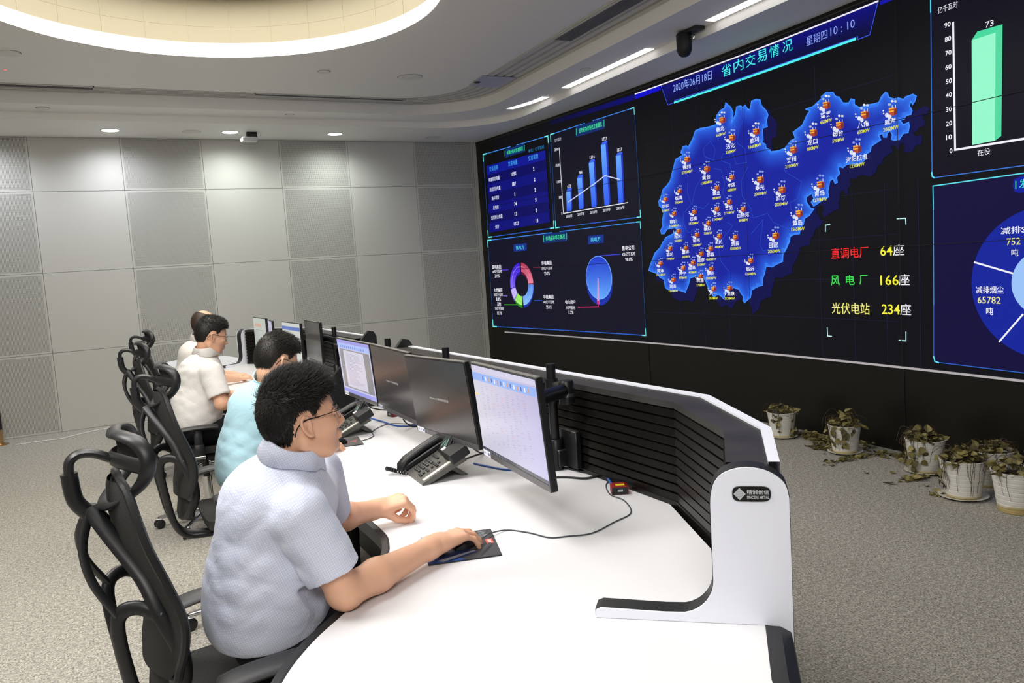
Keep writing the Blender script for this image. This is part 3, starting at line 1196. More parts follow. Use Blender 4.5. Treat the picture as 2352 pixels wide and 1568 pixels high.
for i in range(na):
    for j in range(nb):
        p = np.array((a0 + i * st, b0 + j * st))
        if inside(p) and edge_dist(p) > st * .05:
            G[(i, j)] = len(g.v)
            g.v.append(onscreen(p[0], p[1], 3))
            g.c.append((*lin(glow(p)), 1))
for (i, j), k in G.items():
    q = [G.get(t) for t in ((i, j), (i + 1, j), (i + 1, j + 1), (i, j + 1))]
    if all(x is not None for x in q):
        g.f.append(tuple(q))
    else:
        q = [x for x in q if x is not None]
        if len(q) == 3:
            g.f.append(tuple(q))
g.line(O, .009, '3f8cff', 4, closed=True)
for l in ([(455, 375), (450, 420), (400, 470), (410, 520), (470, 545), (480, 470), (450, 420)], [(640, 250), (665, 290), (640, 330), (625, 430), (680, 470), (690, 560), (620, 570), (600, 500), (530, 505), (520, 550), (580, 570), (585, 610)],
          [(245, 600), (300, 650), (295, 760), (320, 840), (270, 900), (265, 960), (300, 1030), (350, 1000)], [(400, 560), (385, 670), (350, 730), (325, 840), (400, 870), (440, 830)], [(470, 600), (520, 610), (545, 700), (530, 760), (560, 830)],
          [(700, 590), (655, 680), (660, 780), (720, 870), (735, 930), (830, 900), (870, 960), (960, 1000)], [(940, 480), (945, 620), (1060, 690), (1030, 800), (980, 830), (1000, 940)], [(500, 1130), (520, 1220), (575, 1290), (570, 1360)], [(720, 1040), (800, 940), (780, 1110), (800, 1150), (960, 1110)], [(560, 960), (600, 980), (540, 1060), (490, 1110)]):
    g.L(Z4(l), .8, '2f5cd0', 5)
ICON = (('鲁北', '660MW', 1073, 500, 1070, 548), ('沾化', '330MW', 1115, 575, 1113, 620), ('胜利', '1660MW', 1217, 548, 1215, 595), ('德州', '2700MW', 924, 668, 927, 708), ('黄台', '1380MW', 1008, 708, 1010, 752), ('辛店', '680MW', 1115, 745, 1117, 785),
        ('寿光', '2000MW', 1235, 752, 1238, 797), ('潍坊', '2000MW', 1327, 795, 1327, 840), ('莱州', '2100MW', 1375, 625, 1372, 677), ('龙口', '880MW', 1460, 552, 1462, 602), ('蓬莱', '660MW', 1515, 435, 1518, 487), ('烟台', '590MW', 1572, 520, 1570, 567),
        ('八角', '600MW', 1678, 475, 1677, 528), ('威海', '2000MW', 1797, 460, 1793, 515), ('海阳核电', '1250MW', 1645, 620, 1650, 672), ('青岛', '1270MW', 1490, 772, 1492, 820), ('黄岛', '1565MW', 1400, 895, 1398, 945), ('日照', '2060MW', 1300, 990, 1297, 1040),
        ('临沂', '1260MW', 1195, 1098, 1197, 1140), ('章丘', '980MW', 1052, 790, 1053, 820), ('莱芜', '2720MW', 1104, 850, 1106, 882), ('莱城', '1340MW', 1052, 880, 1057, 910), ('白杨河', '890MW', 1163, 880, 1167, 913), ('石横', '1920MW', 956, 893, 955, 928),
        ('泰热', '700MW', 1015, 940, 1015, 970), ('临清', '700MW', 893, 805, 893, 840), ('华宇', '510MW', 833, 840, 836, 875), ('聊城', '2500MW', 870, 900, 870, 940), ('阳城', '300MW', 889, 975, 890, 1003), ('运河', '1240MW', 967, 990, 968, 1020),
        ('圣城', '440MW', 1062, 995, 1063, 1027), ('费县', '1300MW', 1130, 1000, 1133, 1033), ('嘉祥', '660MW', 920, 1045, 922, 1070), ('邹县', '4640MW', 1025, 1048, 1028, 1080), ('里彦', '550MW', 985, 1070, 988, 1103), ('郓城', '999MW', 853, 1048, 856, 1080),
        ('菏泽', '1510MW', 812, 1112, 815, 1148), ('济宁', '970MW', 908, 1130, 909, 1160), ('曲阜', '450MW', 950, 1108, 950, 1136), ('滕州', '1000MW', 1027, 1133, 1029, 1160), ('科源', '270MW', 983, 1165, 984, 1190), ('润泽', '1260MW', 867, 1180, 868, 1215),
        ('八一', '350MW', 1037, 1218, 1039, 1245), ('十里泉', '2120MW', 1105, 1215, 1107, 1245))
for t, mw, x, y, tx, ty in ICON:
    x, y, tx, ty = 1080 + x / 1.849, y / 1.849, 1080 + tx / 1.849, ty / 1.849
    big = x > 1735 or y < 390
    s = (12 + (x - 1500) * .012) * (1.0 if big else .78)
    sl = .26
    for a, b, c_ in ((-.5, .15, 'b4bcd0'), (-.1, -.55, 'e8ecf4'), (.35, -.5, 'c8d0e0')):
        g.L([(x + a * s * .9 + s * .15, y + b * s * .6 - a * s * sl), (x + a * s * .9 + s * .15, y + s * .3)], s * .1, 'e4e4ea', 6)
        g.P([(x + a * s * .9 + s * .15 + s * .2 * cos(k), y + b * s * .6 - s * .55 + s * .17 * sin(k)) for k in (0, 1.05, 2.1, 3.14, 4.2, 5.2)], c_ if y < 300 else '8298e0', 6)
    g.P([(x - s * .3, y + s * .05), (x + s * .35, y - s * .12), (x + s * .7, y + s * .05), (x + s * .7, y + s * .7), (x + s * .15, y + s * .95), (x - s * .3, y + s * .7)], 'b4482c', 7)
    g.P([(x + s * .35, y + s * .12), (x + s * .7, y + s * .05), (x + s * .7, y + s * .7), (x + s * .35, y + s * .85)], '7c2c20', 8)
    for k in (0, 1):
        g.P([(x - s * .35, y + s * (.0 + .34 * k)), (x + s * .3, y + s * (-.12 + .34 * k)), (x + s * .35, y + s * (.04 + .34 * k)), (x - s * .3, y + s * (.18 + .34 * k))], 'f0b040', 8)
    for a, b, r in ((-.55, .85, .26), (-.2, 1.05, .24), (-1.0, .3, .1), (-.95, .65, .1)):
        g.P([(x + a * s + r * s * cos(k * .785), y + b * s + r * s * 1.15 * sin(k * .785)) for k in range(8)], 'dfe4f0', 8)
    h = (9.5 + (tx - 1480) * .009) * (1 if big else .88)
    g.T(t, tx, ty, h * .88 * len(t), h, 'f0f2fc', 9, .014)
    g.T(mw, tx + 1.2, ty + h * 1.12, h * .4 * len(mw), h * .62, 'e8e83c', 9, .014)
g.build('province_map', SCREEN, vwall)

# --- plant totals
g = WG()
for l in ([(1898, 531), (1898, 517), (1908, 515)], [(2063, 502), (2082, 501), (2083, 514)], [(1902, 752), (1903, 771), (1912, 772)], [(2067, 781), (2083, 782), (2083, 762)]):
    g.L(l, 2.4, 'c8f0f4', 3)
for x in (1555, 1610, 1668, 1882, 1959, 2034, 2111):
    y_, z_ = wp(x, 500)
    g.line([(y_, ZT + .02), (y_, 3.0 if x < 1900 else 2.0)], .005, '161c38', 1)
for z_ in (.98, 1.3, 1.62, 1.95, 2.75):
    g.line([(6.9, z_), (3.86, z_)], .005, '12162e', 1)
for t, x, y, wd, h, c_ in (('直调电厂', 1953, 580, 86, 25, 'ff2c2c'), ('64', 2038, 575.5, 28, 23, 'f4f040'), ('座', 2066, 573.5, 25, 26, 'f4f4f8'), ('风', 1920.5, 644, 20, 23, '40e858'), ('电', 1955, 642.5, 20, 23, '40e858'), ('厂', 1985.5, 642, 19, 22, '40e858'),
                           ('166', 2045, 643, 42, 23, 'f4f040'), ('座', 2079, 642, 25, 26, 'f4f4f8'), ('光伏电站', 1955, 708, 87, 26, 'f6f088'), ('234', 2048, 710, 42, 23, 'f4f040'), ('座', 2082, 710.5, 25, 26, 'f4f4f8')):
    g.T(t, x, y, wd, h, c_, 3, .006)
g.build('plant_totals', SCREEN, vwall)

# --- right column: bar panel and ring chart
g = WG()
g.P([(2140, -30), (2420, -110), (2420, 372), (2143, 408)], '0b0818', 1)
g.L([(2140, -30), (2143, 400), (2147, 408), (2420, 371)], 2.2, '3a78d8', 3)
g.L([(2140, -30), (2140.2, 28)], 3, '50d8f0', 4)
g.L([(2142.8, 396), (2144, 405), (2149, 408)], 3, '60e8f0', 4)
g.T('亿千瓦时', 2179, 17, 46, 15, 'eef0fa')
g.L([(2192, 53), (2196.5, 344), (2420, 308)], 5, 'f4f4fa', 4)
for k, (x, y) in enumerate(((2187, 346), (2182.5, 315), (2182.5, 283.5), (2182, 251), (2182, 218), (2182, 186.5), (2181, 154), (2181, 121.5), (2180, 89.5), (2179, 57))):
    g.T(str(k * 10), x, y, 7 if k == 0 else 14.5, 11.5, 'f0f0f8', 4, .02)
g.P([(2235, 93), (2290, 75), (2289, 323), (2236, 333)], '96f8cc', 5)
g.P([(2235, 93), (2248, 73), (2306, 56), (2290, 75)], '46d8a0', 5)
g.P([(2290, 75), (2306, 56), (2303, 312), (2289, 323)], '52d8a0', 5)
g.T('73', 2276.5, 55, 19, 14, 'f4f4fa', 6)
g.T('在役', 2263, 349, 30, 15, 'f0f0f8', 5)
g.build('capacity_chart', SCREEN, vwall)
g = WG()
g.P([(2145, 430), (2420, 388), (2420, 866), (2147, 832)], '0e0738', 1)
g.L([(2420, 388), (2145, 427), (2146, 480)], 3, '60e0f0', 3)
g.L([(2146, 470), (2147, 700)], 2, '3a98e0', 3)
g.L([(2147, 700), (2147, 822), (2152, 831), (2420, 864)], 1.8, '3068d0', 3)
g.L([(2147, 818), (2150, 829), (2158, 832)], 3, '60e8f0', 4)
g.P([(2328, 428), (2331, 412), (2345, 405), (2420, 392), (2420, 430), (2345, 443), (2333, 440)], '0a1c9c', 3)
g.L([(2336.5, 417), (2336.5, 432)], 2.6, '40e060', 5)
g.T('发', 2355, 421, 22, 21, '50f0d8', 5)
c = wp(2408, 650)
ed = wp(2234, 650)
R1 = abs(c[0] - ed[0])
rz = abs(wp(2352, 485)[1] - c[1]) / sqrt(max(.01, 1 - (56 / 174) ** 2))
g.arc(c[0], c[1], 0, R1, 0, 360, '10239a', 4, 64, sq=rz / R1)
g.arc(c[0], c[1], 0, R1 * .445, 0, 360, '9cc4f8', 6, 48, sq=rz / R1)
g.L([(2242, 602), (2332, 628)], 4, 'f2f2fa', 5)
g.L([(2299, 783), (2352, 722)], 4, 'f2f2fa', 5)
g.T('减排SO2', 2347, 527, 90, 17, 'f4f4fa', 7, .006)
for t, x, y, wd, h, c_ in (('752', 2332, 554, 32, 16, 'f0ec88'), ('吨', 2335, 579.5, 16, 17, 'f4f4fa'), ('减排烟尘', 2277, 665, 64, 17, 'f4f4fa'), ('65782', 2275.5, 688.5, 53, 16, 'f0ec88'), ('吨', 2277, 714, 16, 17, 'f4f4fa')):
    g.T(t, x, y, wd, h, c_, 7, .006)
g.build('ring_chart', SCREEN, vwall)
# ================================================================ operator consoles
DZ = .75
desk_white = mat('desk_laminate', 'e9e8ea', .42, spec=.35)
face_white = mat('panel_white', 'f1f3fd', .4)
edge_blk = mat('edge_rubber', '1b1c1f', .5)
slat_blk = mat('slat_aluminium', '24221f', .26, .6)
ledge_m = mat('ledge_stone', '2e2c2a', .5, vary=(6, .35))
carcass = mat('carcass_grey', '3a3a3c', .6)


def offset_line(P, d):
    """offset a plan polyline sideways by d (positive: to the left of its direction)"""
    out = []
    n = len(P)
    for i in range(n):
        a = Vector(P[max(i - 1, 0)]).to_2d()
        b = Vector(P[i]).to_2d()
        c = Vector(P[min(i + 1, n - 1)]).to_2d()
        t1 = (b - a).normalized() if i else (c - b).normalized()
        t2 = (c - b).normalized() if i < n - 1 else t1
        n1, n2 = Vector((-t1.y, t1.x)), Vector((-t2.y, t2.x))
        m = (n1 + n2)
        m /= max(.3, m.dot(n1))
        out.append((b.x + m.x * d, b.y + m.y * d))
    return out


def z_(P, z):
    return [(p[0], p[1], z) for p in P]


def console(label, front, back, outs, panel_line, side, fx=lambda p: p):
    """front/back: plan polylines of the worktop, both from the straight far end towards the round end"""
    c = thing('control_console', label, 'console', (0, 0, 0), 0, 'operator consoles')
    front = [fx(p) for p in front]
    back = [fx(p) for p in back]
    sf = [(p.x, p.y) for p in smoothpath([(*p, 0) for p in front], 5)]
    poly = sf + back[::-1]
    m = MB()
    m.prism(poly, DZ - .028, DZ)
    m.build('worktop', desk_white, c, smooth=False)
    # black soft edge along the front
    d = side
    A = offset_line(sf, d * .0)
    m = MB()
    prof = [(-.004, .0015), (.014, .0015), (.034, -.004), (.046, -.016), (.046, -.03), (.03, -.042), (-.004, -.042)]
    L = [z_(offset_line(sf, -d * o), DZ + z) for o, z in prof]
    for k in range(len(prof)):
        m.strip(L[k], L[(k + 1) % len(prof)])
    for e in (0, -1):
        m.add([l[e] for l in L], [tuple(range(len(prof)))])
    m.build('front_edge', edge_blk, c, angle=50)
    # slat wall, ledge and outer fascia
    pl = [fx(p) for p in panel_line]
    m = MB()
    n = 10
    z0, z1 = DZ + .012, 1.078
    h = (z1 - z0) / n
    for k in range(n):
        za, zb = z0 + k * h, z0 + (k + 1) * h
        o = [(0.004, za), (.016, za + .004), (.012, za + h * .82), (.003, za + h * .86), (.003, zb)]
        LL = [z_(offset_line(pl, d * q), z) for q, z in o]
        for i in range(len(o) - 1):
            m.strip(LL[i], LL[i + 1])
    LL = [z_(offset_line(pl, d * .02), z) for z in (DZ - .02, DZ + .016)] + [z_(offset_line(pl, d * .003), DZ + .016)]
    m.strip(LL[0], LL[1])
    m.strip(LL[1], LL[2])
    m.build('slat_wall', slat_blk, c, smooth=False)
    inn, out = offset_line(pl, d * .012), [fx(p) for p in outs[0]]
    m = MB()
    m.strip(z_(inn, 1.1), z_(out, 1.1))
    m.strip(z_(inn, 1.1), z_(inn, 1.078))
    m.strip(z_(inn, 1.078), z_(pl, 1.078))
    m.build('top_ledge', ledge_m, c, smooth=False)
    o2 = [fx(p) for p in outs[1]]
    m = MB()
    m.strip(z_(out, 1.106), z_(o2, 1.106))
    m.strip(z_(o2, 1.106), z_(o2, .02))
    m.strip(z_(out, 1.106), z_(out, 1.09))
    m.strip(z_(out, .02), z_(o2, .02))
    m.build('outer_fascia', face_white, c, smooth=False)
    m = MB()
    m.strip(z_(offset_line(pl, -d * .02), DZ), z_(offset_line(pl, -d * .02), .0))
    k = offset_line(pl, d * .42)
    m.strip(z_(k, DZ - .03), z_(k, .0))
    m.build('carcass', carcass, c, smooth=False)
    return c


FRONT = [(.735, 4.86), (.735, 4.2), (.735, 3.4), (.737, 2.75), (.735, 2.45), (.715, 2.33), (.655, 2.19), (.49, 1.955), (.35, 1.805), (.245, 1.65), (.15, 1.42), (.09, 1.15), (.07, .92)]
BACK = [(1.64, 4.86), (1.64, 2.09), (1.465, 1.69), (1.215, 1.32), (1.245, 1.262), (1.085, 1.09), (.92, .86)]
PLINE = [(1.655, 4.86), (1.655, 2.04), (1.476, 1.611), (1.25, 1.36)]
OUT1 = [(1.768, 4.86), (1.757, 2.045), (1.537, 1.555), (1.296, 1.291)]
OUT2 = [(1.797, 4.86), (1.787, 2.035), (1.558, 1.537), (1.314, 1.274)]
near = console('near white operator console with black slatted back, beside the potted plants', FRONT, BACK, (OUT1, OUT2), PLINE, -1)
MY = 9.88
mirror = lambda p: (p[0] + .09 if p[1] > 0 else p[0], MY - p[1])
FRONT2 = [(.735, 3.92), (.735, 3.3), (.735, 2.75), (.735, 2.4), (.70, 2.2), (.60, 1.75), (.53, 1.2), (.505, .7), (.505, .35), (.55, .1), (.68, -.06)]
BACK2 = [(1.64, 3.92), (1.64, 2.09), (1.465, 1.69), (1.3, 1.3), (1.3, .7), (1.2, .1), (.95, -.09)]
PLINE2 = [(1.655, 3.92), (1.655, 2.04), (1.476, 1.611), (1.25, 1.36)]
far = console('far white operator console with curved white end, below the back wall', FRONT2, BACK2, ([(1.768, 3.92)] + OUT1[1:], [(1.797, 3.92)] + OUT2[1:]), PLINE2, 1, lambda p: (p[0] + .1, MY - p[1]))

# end panel of the near console: white curved face, dark rim, oval badge
EA, EB = Vector((.96, 1.515, 0)), Vector((1.286, 1.221, 0))
ES = (EB - EA).normalized()
EN = Vector((ES.y, -ES.x, 0))          # towards the camera side


def arcpts(cx, cy, r, a0, a1, n=8):
    return [(cx + r * cos(radians(a0 + (a1 - a0) * i / n)), cy + r * sin(radians(a0 + (a1 - a0) * i / n))) for i in range(n + 1)]


def end_outline(g=0.0):
    """outline in (along, height); g grows it"""
    P = [(0 - g, DZ + .001), (0 - g, DZ + .018 + g), (.012, DZ + .024 + g)]
    P += [(.16, DZ + .020 + g)]
    P += arcpts(.19, DZ + .10, .08 - g, -80, 0, 8)
    P += [(.270 - g, 1.02)]
    P += [(p.x, p.y) for p in smoothpath([(*q, 0) for q in [(.270 - g, 1.02), (.272 - g, 1.045 + g), (.280 - g * .8, 1.072 + g), (.296, 1.092 + g), (.322, 1.104 + g), (.352, 1.108 + g), (.384, 1.103 + g), (.411, 1.09 + g), (.430 + g * .8, 1.07 + g), (.437 + g, 1.04 + g)]], 4)[1:]]
    P += [(.437 + g, .0), (.385, 0.0), (.385, DZ + .001)]
    return P


def end_panel(parent, o, es, en, badge):
    P = end_outline()
    m = MB()
    m.prism(end_outline(.0015), -.055, -.006, (o, es, (0, 0, 1), en))
    ep = m.build('end_panel', edge_blk, parent, angle=30)
    for d0, d1 in ((-.007, .0), (-.0555, -.054)):
        m = MB()
        m.prism(P, d0, d1, (o, es, (0, 0, 1), en))
        m.build('face', face_white, ep, smooth=False)
    if badge:
        fr = lambda a, b, l: tuple(o + es * a + Vector((0, 0, b)) + en * (.0015 + l * .0006))
        g = GFX(fr, 9)

        def bp(x, y):
            d = ray(x, y)
            p = CAM + d * ((o - CAM).dot(en) / d.dot(en))
            return ((p - o).dot(es), p.z)
        a, b = bp(1682, 1133.5), bp(1770, 1133.5)
        cx, cy, hw = (a[0] + b[0]) / 2, (a[1] + b[1]) / 2, (b[0] - a[0]) / 2
        hh = (bp(1726, 1116)[1] - bp(1726, 1151)[1]) / 2

        def pill(s):
            Q = []
            for i in range(40):
                t = 2 * pi * i / 40
                Q.append((cx + hw * s * math.copysign(abs(cos(t)) ** .32, cos(t)), cy + hh * (s if s < 1 else 1 + (s - 1) * 2) * math.copysign(abs(sin(t)) ** .75, sin(t))))
            return Q
        g.poly(pill(1.03), 'b9bcc4', 0)
        g.poly(pill(1.0), '060608', 1)
        dx = cx - hw * .62
        g.poly([(dx - hw * .32, cy), (dx, cy + hh * .8), (dx + hw * .32, cy), (dx, cy - hh * .8)], 'c4c6ca', 2)
        for k in (-.3, 0, .3):
            g.line([(dx - hw * .2, cy + hh * k - .001), (dx + hw * .2, cy + hh * k + .001)], .0006, '8a8c92', 3)
        g.text('精诚创信', cx + hw * .34, cy + hh * .26, hw * 1.16, hh * .56, 'd8dade', 2, 1, .01)
        g.rect(cx - hw * .24, cy - hh * .14, cx + hw * .92, cy - hh * .1, 'c8cace', 2)
        g.text('SINCERE METAL', cx + hw * .34, cy - hh * .42, hw * 1.16, hh * .36, 'd8dade', 2, 1, .01)
        g.build('badge', col_mat('badge_print', False, .35), ep)
    return ep


end_panel(near, EA, ES, EN, True)
oa = Vector((EA.x + .1, MY - EA.y, 0))
end_panel(far, oa, Vector((ES.x, -ES.y, 0)), Vector((EN.x, -EN.y, 0)), False)
# black pad on the short end of the near worktop
m = MB()
pe = [(1.243, 1.262), (1.085, 1.09), (.92, .86)]
prof = [(-.002, .001), (.03, .0), (.052, -.012), (.058, -.04), (.04, -.06), (-.002, -.06)]
L = [z_(offset_line(pe, -o * -1), DZ + z) for o, z in prof]
for k in range(len(prof)):
    m.strip(L[k], L[(k + 1) % len(prof)])
for e in (0, -1):
    m.add([l[e] for l in L], [tuple(range(len(prof)))])
m.build('end_pad', edge_blk, near, angle=50)


def dark_end(parent, x0, x1, y, t=.04):
    """black round-topped closing panel at the straight end of a console"""
    m = MB()
    P = [(x0 - .3, .72), (x0 - .25, .80), (x0 - .08, .98)]
    P += [(x0, 1.06), (x0 + .06, 1.13), (x1 - .06, 1.155), (x1 - .02, 1.145), (x1, 1.11), (x1 + .005, 0), (x0 - .3, 0)]
    P = [(p.x, p.y) for p in smoothpath([(*p, 0) for p in P[:3]], 3)[:-1]] + P[2:]
    m.prism(P, y, y + t, ((0, 0, 0), (1, 0, 0), (0, 0, 1), (0, 1, 0)))
    return m.build('closing_panel', edge_blk, parent, angle=30)


dark_end(near, 1.655, 1.80, 4.865)
dark_end(far, 1.755, 1.90, 5.91)


# ---------------------------------------------------------------- monitors
def vseg(pt, pb, h):
    """3D ends of an upright edge of known height seen between two photograph points"""
    a, b = ray(*pt), ray(*pb)
    M = np.array([[a.x, -b.x], [a.y, -b.y], [a.z, -b.z]])
    s = np.linalg.lstsq(M, np.array([0, 0, h]), rcond=None)[0]
    return CAM + a * s[0], CAM + b * s[1]


mon_blk = mat('monitor_shell', '141416', .4)
mon_grey = mat('monitor_edge', '58575a', .35, .4)
sticker = mat('sticker_white', 'e6e8f0', .5)
SCR = {}


def screen_mat(name, col, rough, strength=1.0):
    if name not in SCR:
        SCR[name] = mat(name, '050505', rough, spec=.5, emit=col, strength=strength)
    return SCR[name]


MCOL = col_mat('monitor_picture', True, .25)


def monitor(label, tl, bl, tr, br, kind, H=.345, far=None):
    if far:
        # far away: depth from the height, turn from the foreshortened width
        dep = H * FPX / far[0]
        v = ray((tl[0] + tr[0]) / 2, tl[1] + far[0] / 2)
        v = Vector((v.x, v.y, 0)).normalized()
        ca = (tr[0] - tl[0]) * dep / FPX / .61 * v.dot(Vector((CF.x, CF.y, 0)).normalized())
        sa = sqrt(1 - ca * ca)
        ex = Vector((v.y, -v.x, 0)) * ca - v * sa
        c = CAM + ray((tl[0] + tr[0]) / 2 + far[0] * .03, (tl[1] + tr[1]) / 2 + far[0] / 2) * dep
        ez = Vector((0, 0, 1))
        a, b = (c - ex * .305,) * 2, (c + ex * .305,) * 2
    else:
        a, b = vseg(tl, bl, H), vseg(tr, br, H)
        c = (a[0] + a[1] + b[0] + b[1]) / 4
        ex = ((b[0] - a[0]) + (b[1] - a[1])).normalized()
        ez = ((a[0] - a[1]) + (b[0] - b[1]))
    ez = (ez - ex * ez.dot(ex)).normalized()
    en = ex.cross(ez)                                  # out of the screen
    en.normalize()
    W = ((b[0] - a[0]).length + (b[1] - a[1]).length) / 2
    W = min(max(W, .5), .66)
    t = bpy.data.objects.new('monitor', None)
    COL.objects.link(t)
    t.matrix_world = Matrix(((ex.x, -en.x, ez.x, c.x), (ex.y, -en.y, ez.y, c.y), (ex.z, -en.z, ez.z, c.z), (0, 0, 0, 1)))
    tag(t, label, 'monitor', 'desk monitors')
    # local: x right along the screen, y away from the viewer, z up
    m = MB()
    m.box((0, .011, 0), (W, .022, H), bev=.003)
    m.box((0, .03, -.01), (W * .55, .03, H * .5), bev=.008)
    m.build('housing', mon_blk, t, smooth=False)
    m = MB()
    m.box((0, -.0012, -H / 2 + .011), (W - .002, .004, .022), bev=.001)
    m.build('chin', mon_grey, t, smooth=False)
    m = MB()
    m.box((0, .008, H / 2 + .0012), (W, .015, .0025))
    m.build('top_edge', mat('monitor_top', '8d8b86', .35, .3), t, smooth=False)
    w, hb, ht = W / 2 - .006, -H / 2 + .023, H / 2 - .006
    g = GFX(lambda p, q, l: (p, -.0008 - l * .0004, q), 9)
    if kind == 'list':
        g.rect(-w, hb, w, ht, lambda p, q: (.765 - .04 * (p / w), .75 - .045 * (p / w), .85), 1)
        hh = ht - hb
        Y = lambda f: ht - hh * f
        g.rect(-w, Y(.17), w, Y(.08), '8fb0f0', 2)
        g.rect(-w, Y(.06), w, Y(.0), 'cfcbe4', 2)
        for k in range(15):
            x = -w * .62 + k * w * .1
            g.rect(x, Y(.15), x + .011, Y(.105), ('3c5cb0', 'e8ecf4', 'd09060')[k % 3], 3)
        rnd = random.Random(3)
        for r in range(26):
            yy = Y(.22 + r * .025)
            if r == 5:
                g.rect(-w * .98, yy, -w * .86, yy + .006, 'f0d070', 3)
            for k in range(9):
                x = -w * .72 + k * w * .165
                l = rnd.uniform(.008, .026)
                if rnd.random() < .75 - r * .012:
                    g.rect(x, yy, x + l, yy + .0022, 'aaa4c8' if rnd.random() < .9 else 'd0a4a8', 3)
        g.rect(-w, hb, w, hb + .012, '2c3038', 3)
        for k in range(8):
            g.rect(-w * .9 + k * .03, hb + .002, -w * .9 + k * .03 + .016, hb + .009, '5a6478', 4)
    elif kind == 'document':
        g.rect(-w, hb, w, ht, 'c4c4e2', 1)
        hh = ht - hb
        Y = lambda f: ht - hh * f
        g.rect(-w, Y(.06), w, Y(0), '9c98e0', 2)
        g.rect(-w, Y(.16), w, Y(.06), 'a8bcf4', 2)
        for k in range(12):
            g.rect(-w * .8 + k * w * .13, Y(.14), -w * .8 + k * w * .13 + .014, Y(.10), '6c84d0', 3)
        g.rect(-w * .9, Y(.9), w * .95, Y(.17), '8e8c90', 2)
        g.rect(-w * .66, Y(.88), w * .6, Y(.19), 'd2cede', 3)
        rnd = random.Random(5)
        for r in range(22):
            g.rect(-w * .52, Y(.25 + r * .027), -w * .52 + w * rnd.uniform(.5, .98), Y(.25 + r * .027) + .002, '9a94ac', 4)
        g.rect(-w, hb, w, Y(.93), '9c9ce6', 3)
    elif kind == 'dark':
        g.rect(-w, hb, w, ht, '34312f', 1)
        g.text('Windows 10 神州网信政府版', 0, .0, W * .31, .0105, 'c6c2be', 2)
    elif kind == 'off':
        g.rect(-w, hb, w, ht, '4a4642', 1)
    elif kind == 'web':
        g.rect(-w, hb, w, ht, 'c2c6c0', 1)
        g.rect(-w, ht - .06, w, ht - .03, '4a6ab4', 2)
        for k in range(9):
            g.rect(-w * .75, ht - .09 - k * .022, -w * .75 + W * (.3 + .1 * (k % 3)), ht - .087 - k * .022, '9aa09a', 2)
    elif kind == 'sheet':
        g.rect(-w, hb, w, ht, 'b4bab2', 1)
        g.rect(-w * .7, ht - .085, w * .3, ht - .055, 'c89a84', 2)
        g.rect(-w * .7, ht - .12, w * .6, ht - .117, '8a7a74', 2)
    elif kind == 'mail':
        g.rect(-w, hb, w, ht, 'b4b2c8', 1)
        for k in range(5):
            g.rect(-w * .8, ht - .05 - k * .03, w * .1, ht - .045 - k * .03, '7a78a0', 2)
    g.build('screen', MCOL if kind not in ('dark', 'off') else DARKSCR, t)
    m = MB()
    m.box((-w + .045, -.0034, -H / 2 + .013), (.078, .001, .022))
    st_ = m.build('sticker', sticker, t, smooth=False)
    m = MB()
    for k, s_ in ((-1, .008), (0, .006), (1, .010)):
        m.box((-w + .045 + k * .024, -.0042, -H / 2 + .013), (s_, .0006, s_))
    m.build('print', mat('sticker_ink', '3a50a0', .5), st_, smooth=False)
    return t, c, ex, en, ez, W


DARKSCR = col_mat('dark_screen', True, .2)
arm_blk = mat('arm_black', '101012', .38)
arm_steel = mat('arm_steel', '8a8a8c', .3, .9)


def monitor_arm(mon, pole, label, ztop=1.18):
    t, c, ex, en, ez, W = mon
    a = thing('monitor_bracket', label, 'monitor arm', (pole[0], pole[1], DZ), 0, 'monitor arms')
    o = Vector((pole[0], pole[1], DZ))
    back = c - en * .048 - o
    m = MB()
    m.lathe([(.019, .0), (.019, ztop - DZ)], n=16)
    m.build('pole', arm_blk, a)
    m = MB()
    m.box((.038, -.05, .09), (.024, .13, .15), bev=.003)
    m.box((.015, -.01, .05), (.05, .06, .07), bev=.004)
    m.lathe([(.03, .0), (.03, .12), (.026, .125)], n=16)
    m.build('clamp', arm_blk, a)
    zc = back.z
    m = MB()
    m.lathe([(.027, zc - .05), (.027, zc + .045)], n=16)
    m.build('collar', arm_blk, a)
    m = MB()
    m.lathe([(.0285, zc - .012), (.0285, zc + .004)], n=16, cap=False)
    m.build('steel_ring', arm_steel, a)
    # two links with a knuckle
    side = Vector((-en.y, en.x, 0)).normalized()
    if side.y < 0:
        side = -side
    kn = Vector((-.015, -.135, zc + .012))
    m = MB()
    m.tube([(0, 0, zc), (kn.x * .5, kn.y * .5, zc + .012), tuple(kn)], [.026, .024, .026], 10, ell=(1.2, .7), up=(0, 0, 1))
    m.build('lower_link', arm_blk, a)
    m = MB()
    m.lathe([(.031, -.05), (.031, .03), (.026, .04)], c=kn, n=16)
    m.build('knuckle', arm_blk, a)
    m = MB()
    m.lathe([(.0318, -.022), (.0318, -.008)], c=kn, n=16, cap=False)
    m.build('knuckle_ring', arm_steel, a)
    m = MB()
    m.tube(smoothpath([tuple(kn), (kn.x * .4 + back.x * .6, kn.y * .4 + back.y * .6, zc + .03), tuple(back)], 4), .022, 10, ell=(1.25, .75), up=(0, 0, 1))
    m.build('upper_link', arm_blk, a)
    m = MB()
    R = Matrix((ex, en, ez)).transposed()
    m.box(tuple(back + en * .004), (.11, .012, .11), R, bev=.003)
    m.build('plate', arm_blk, a)
    return a


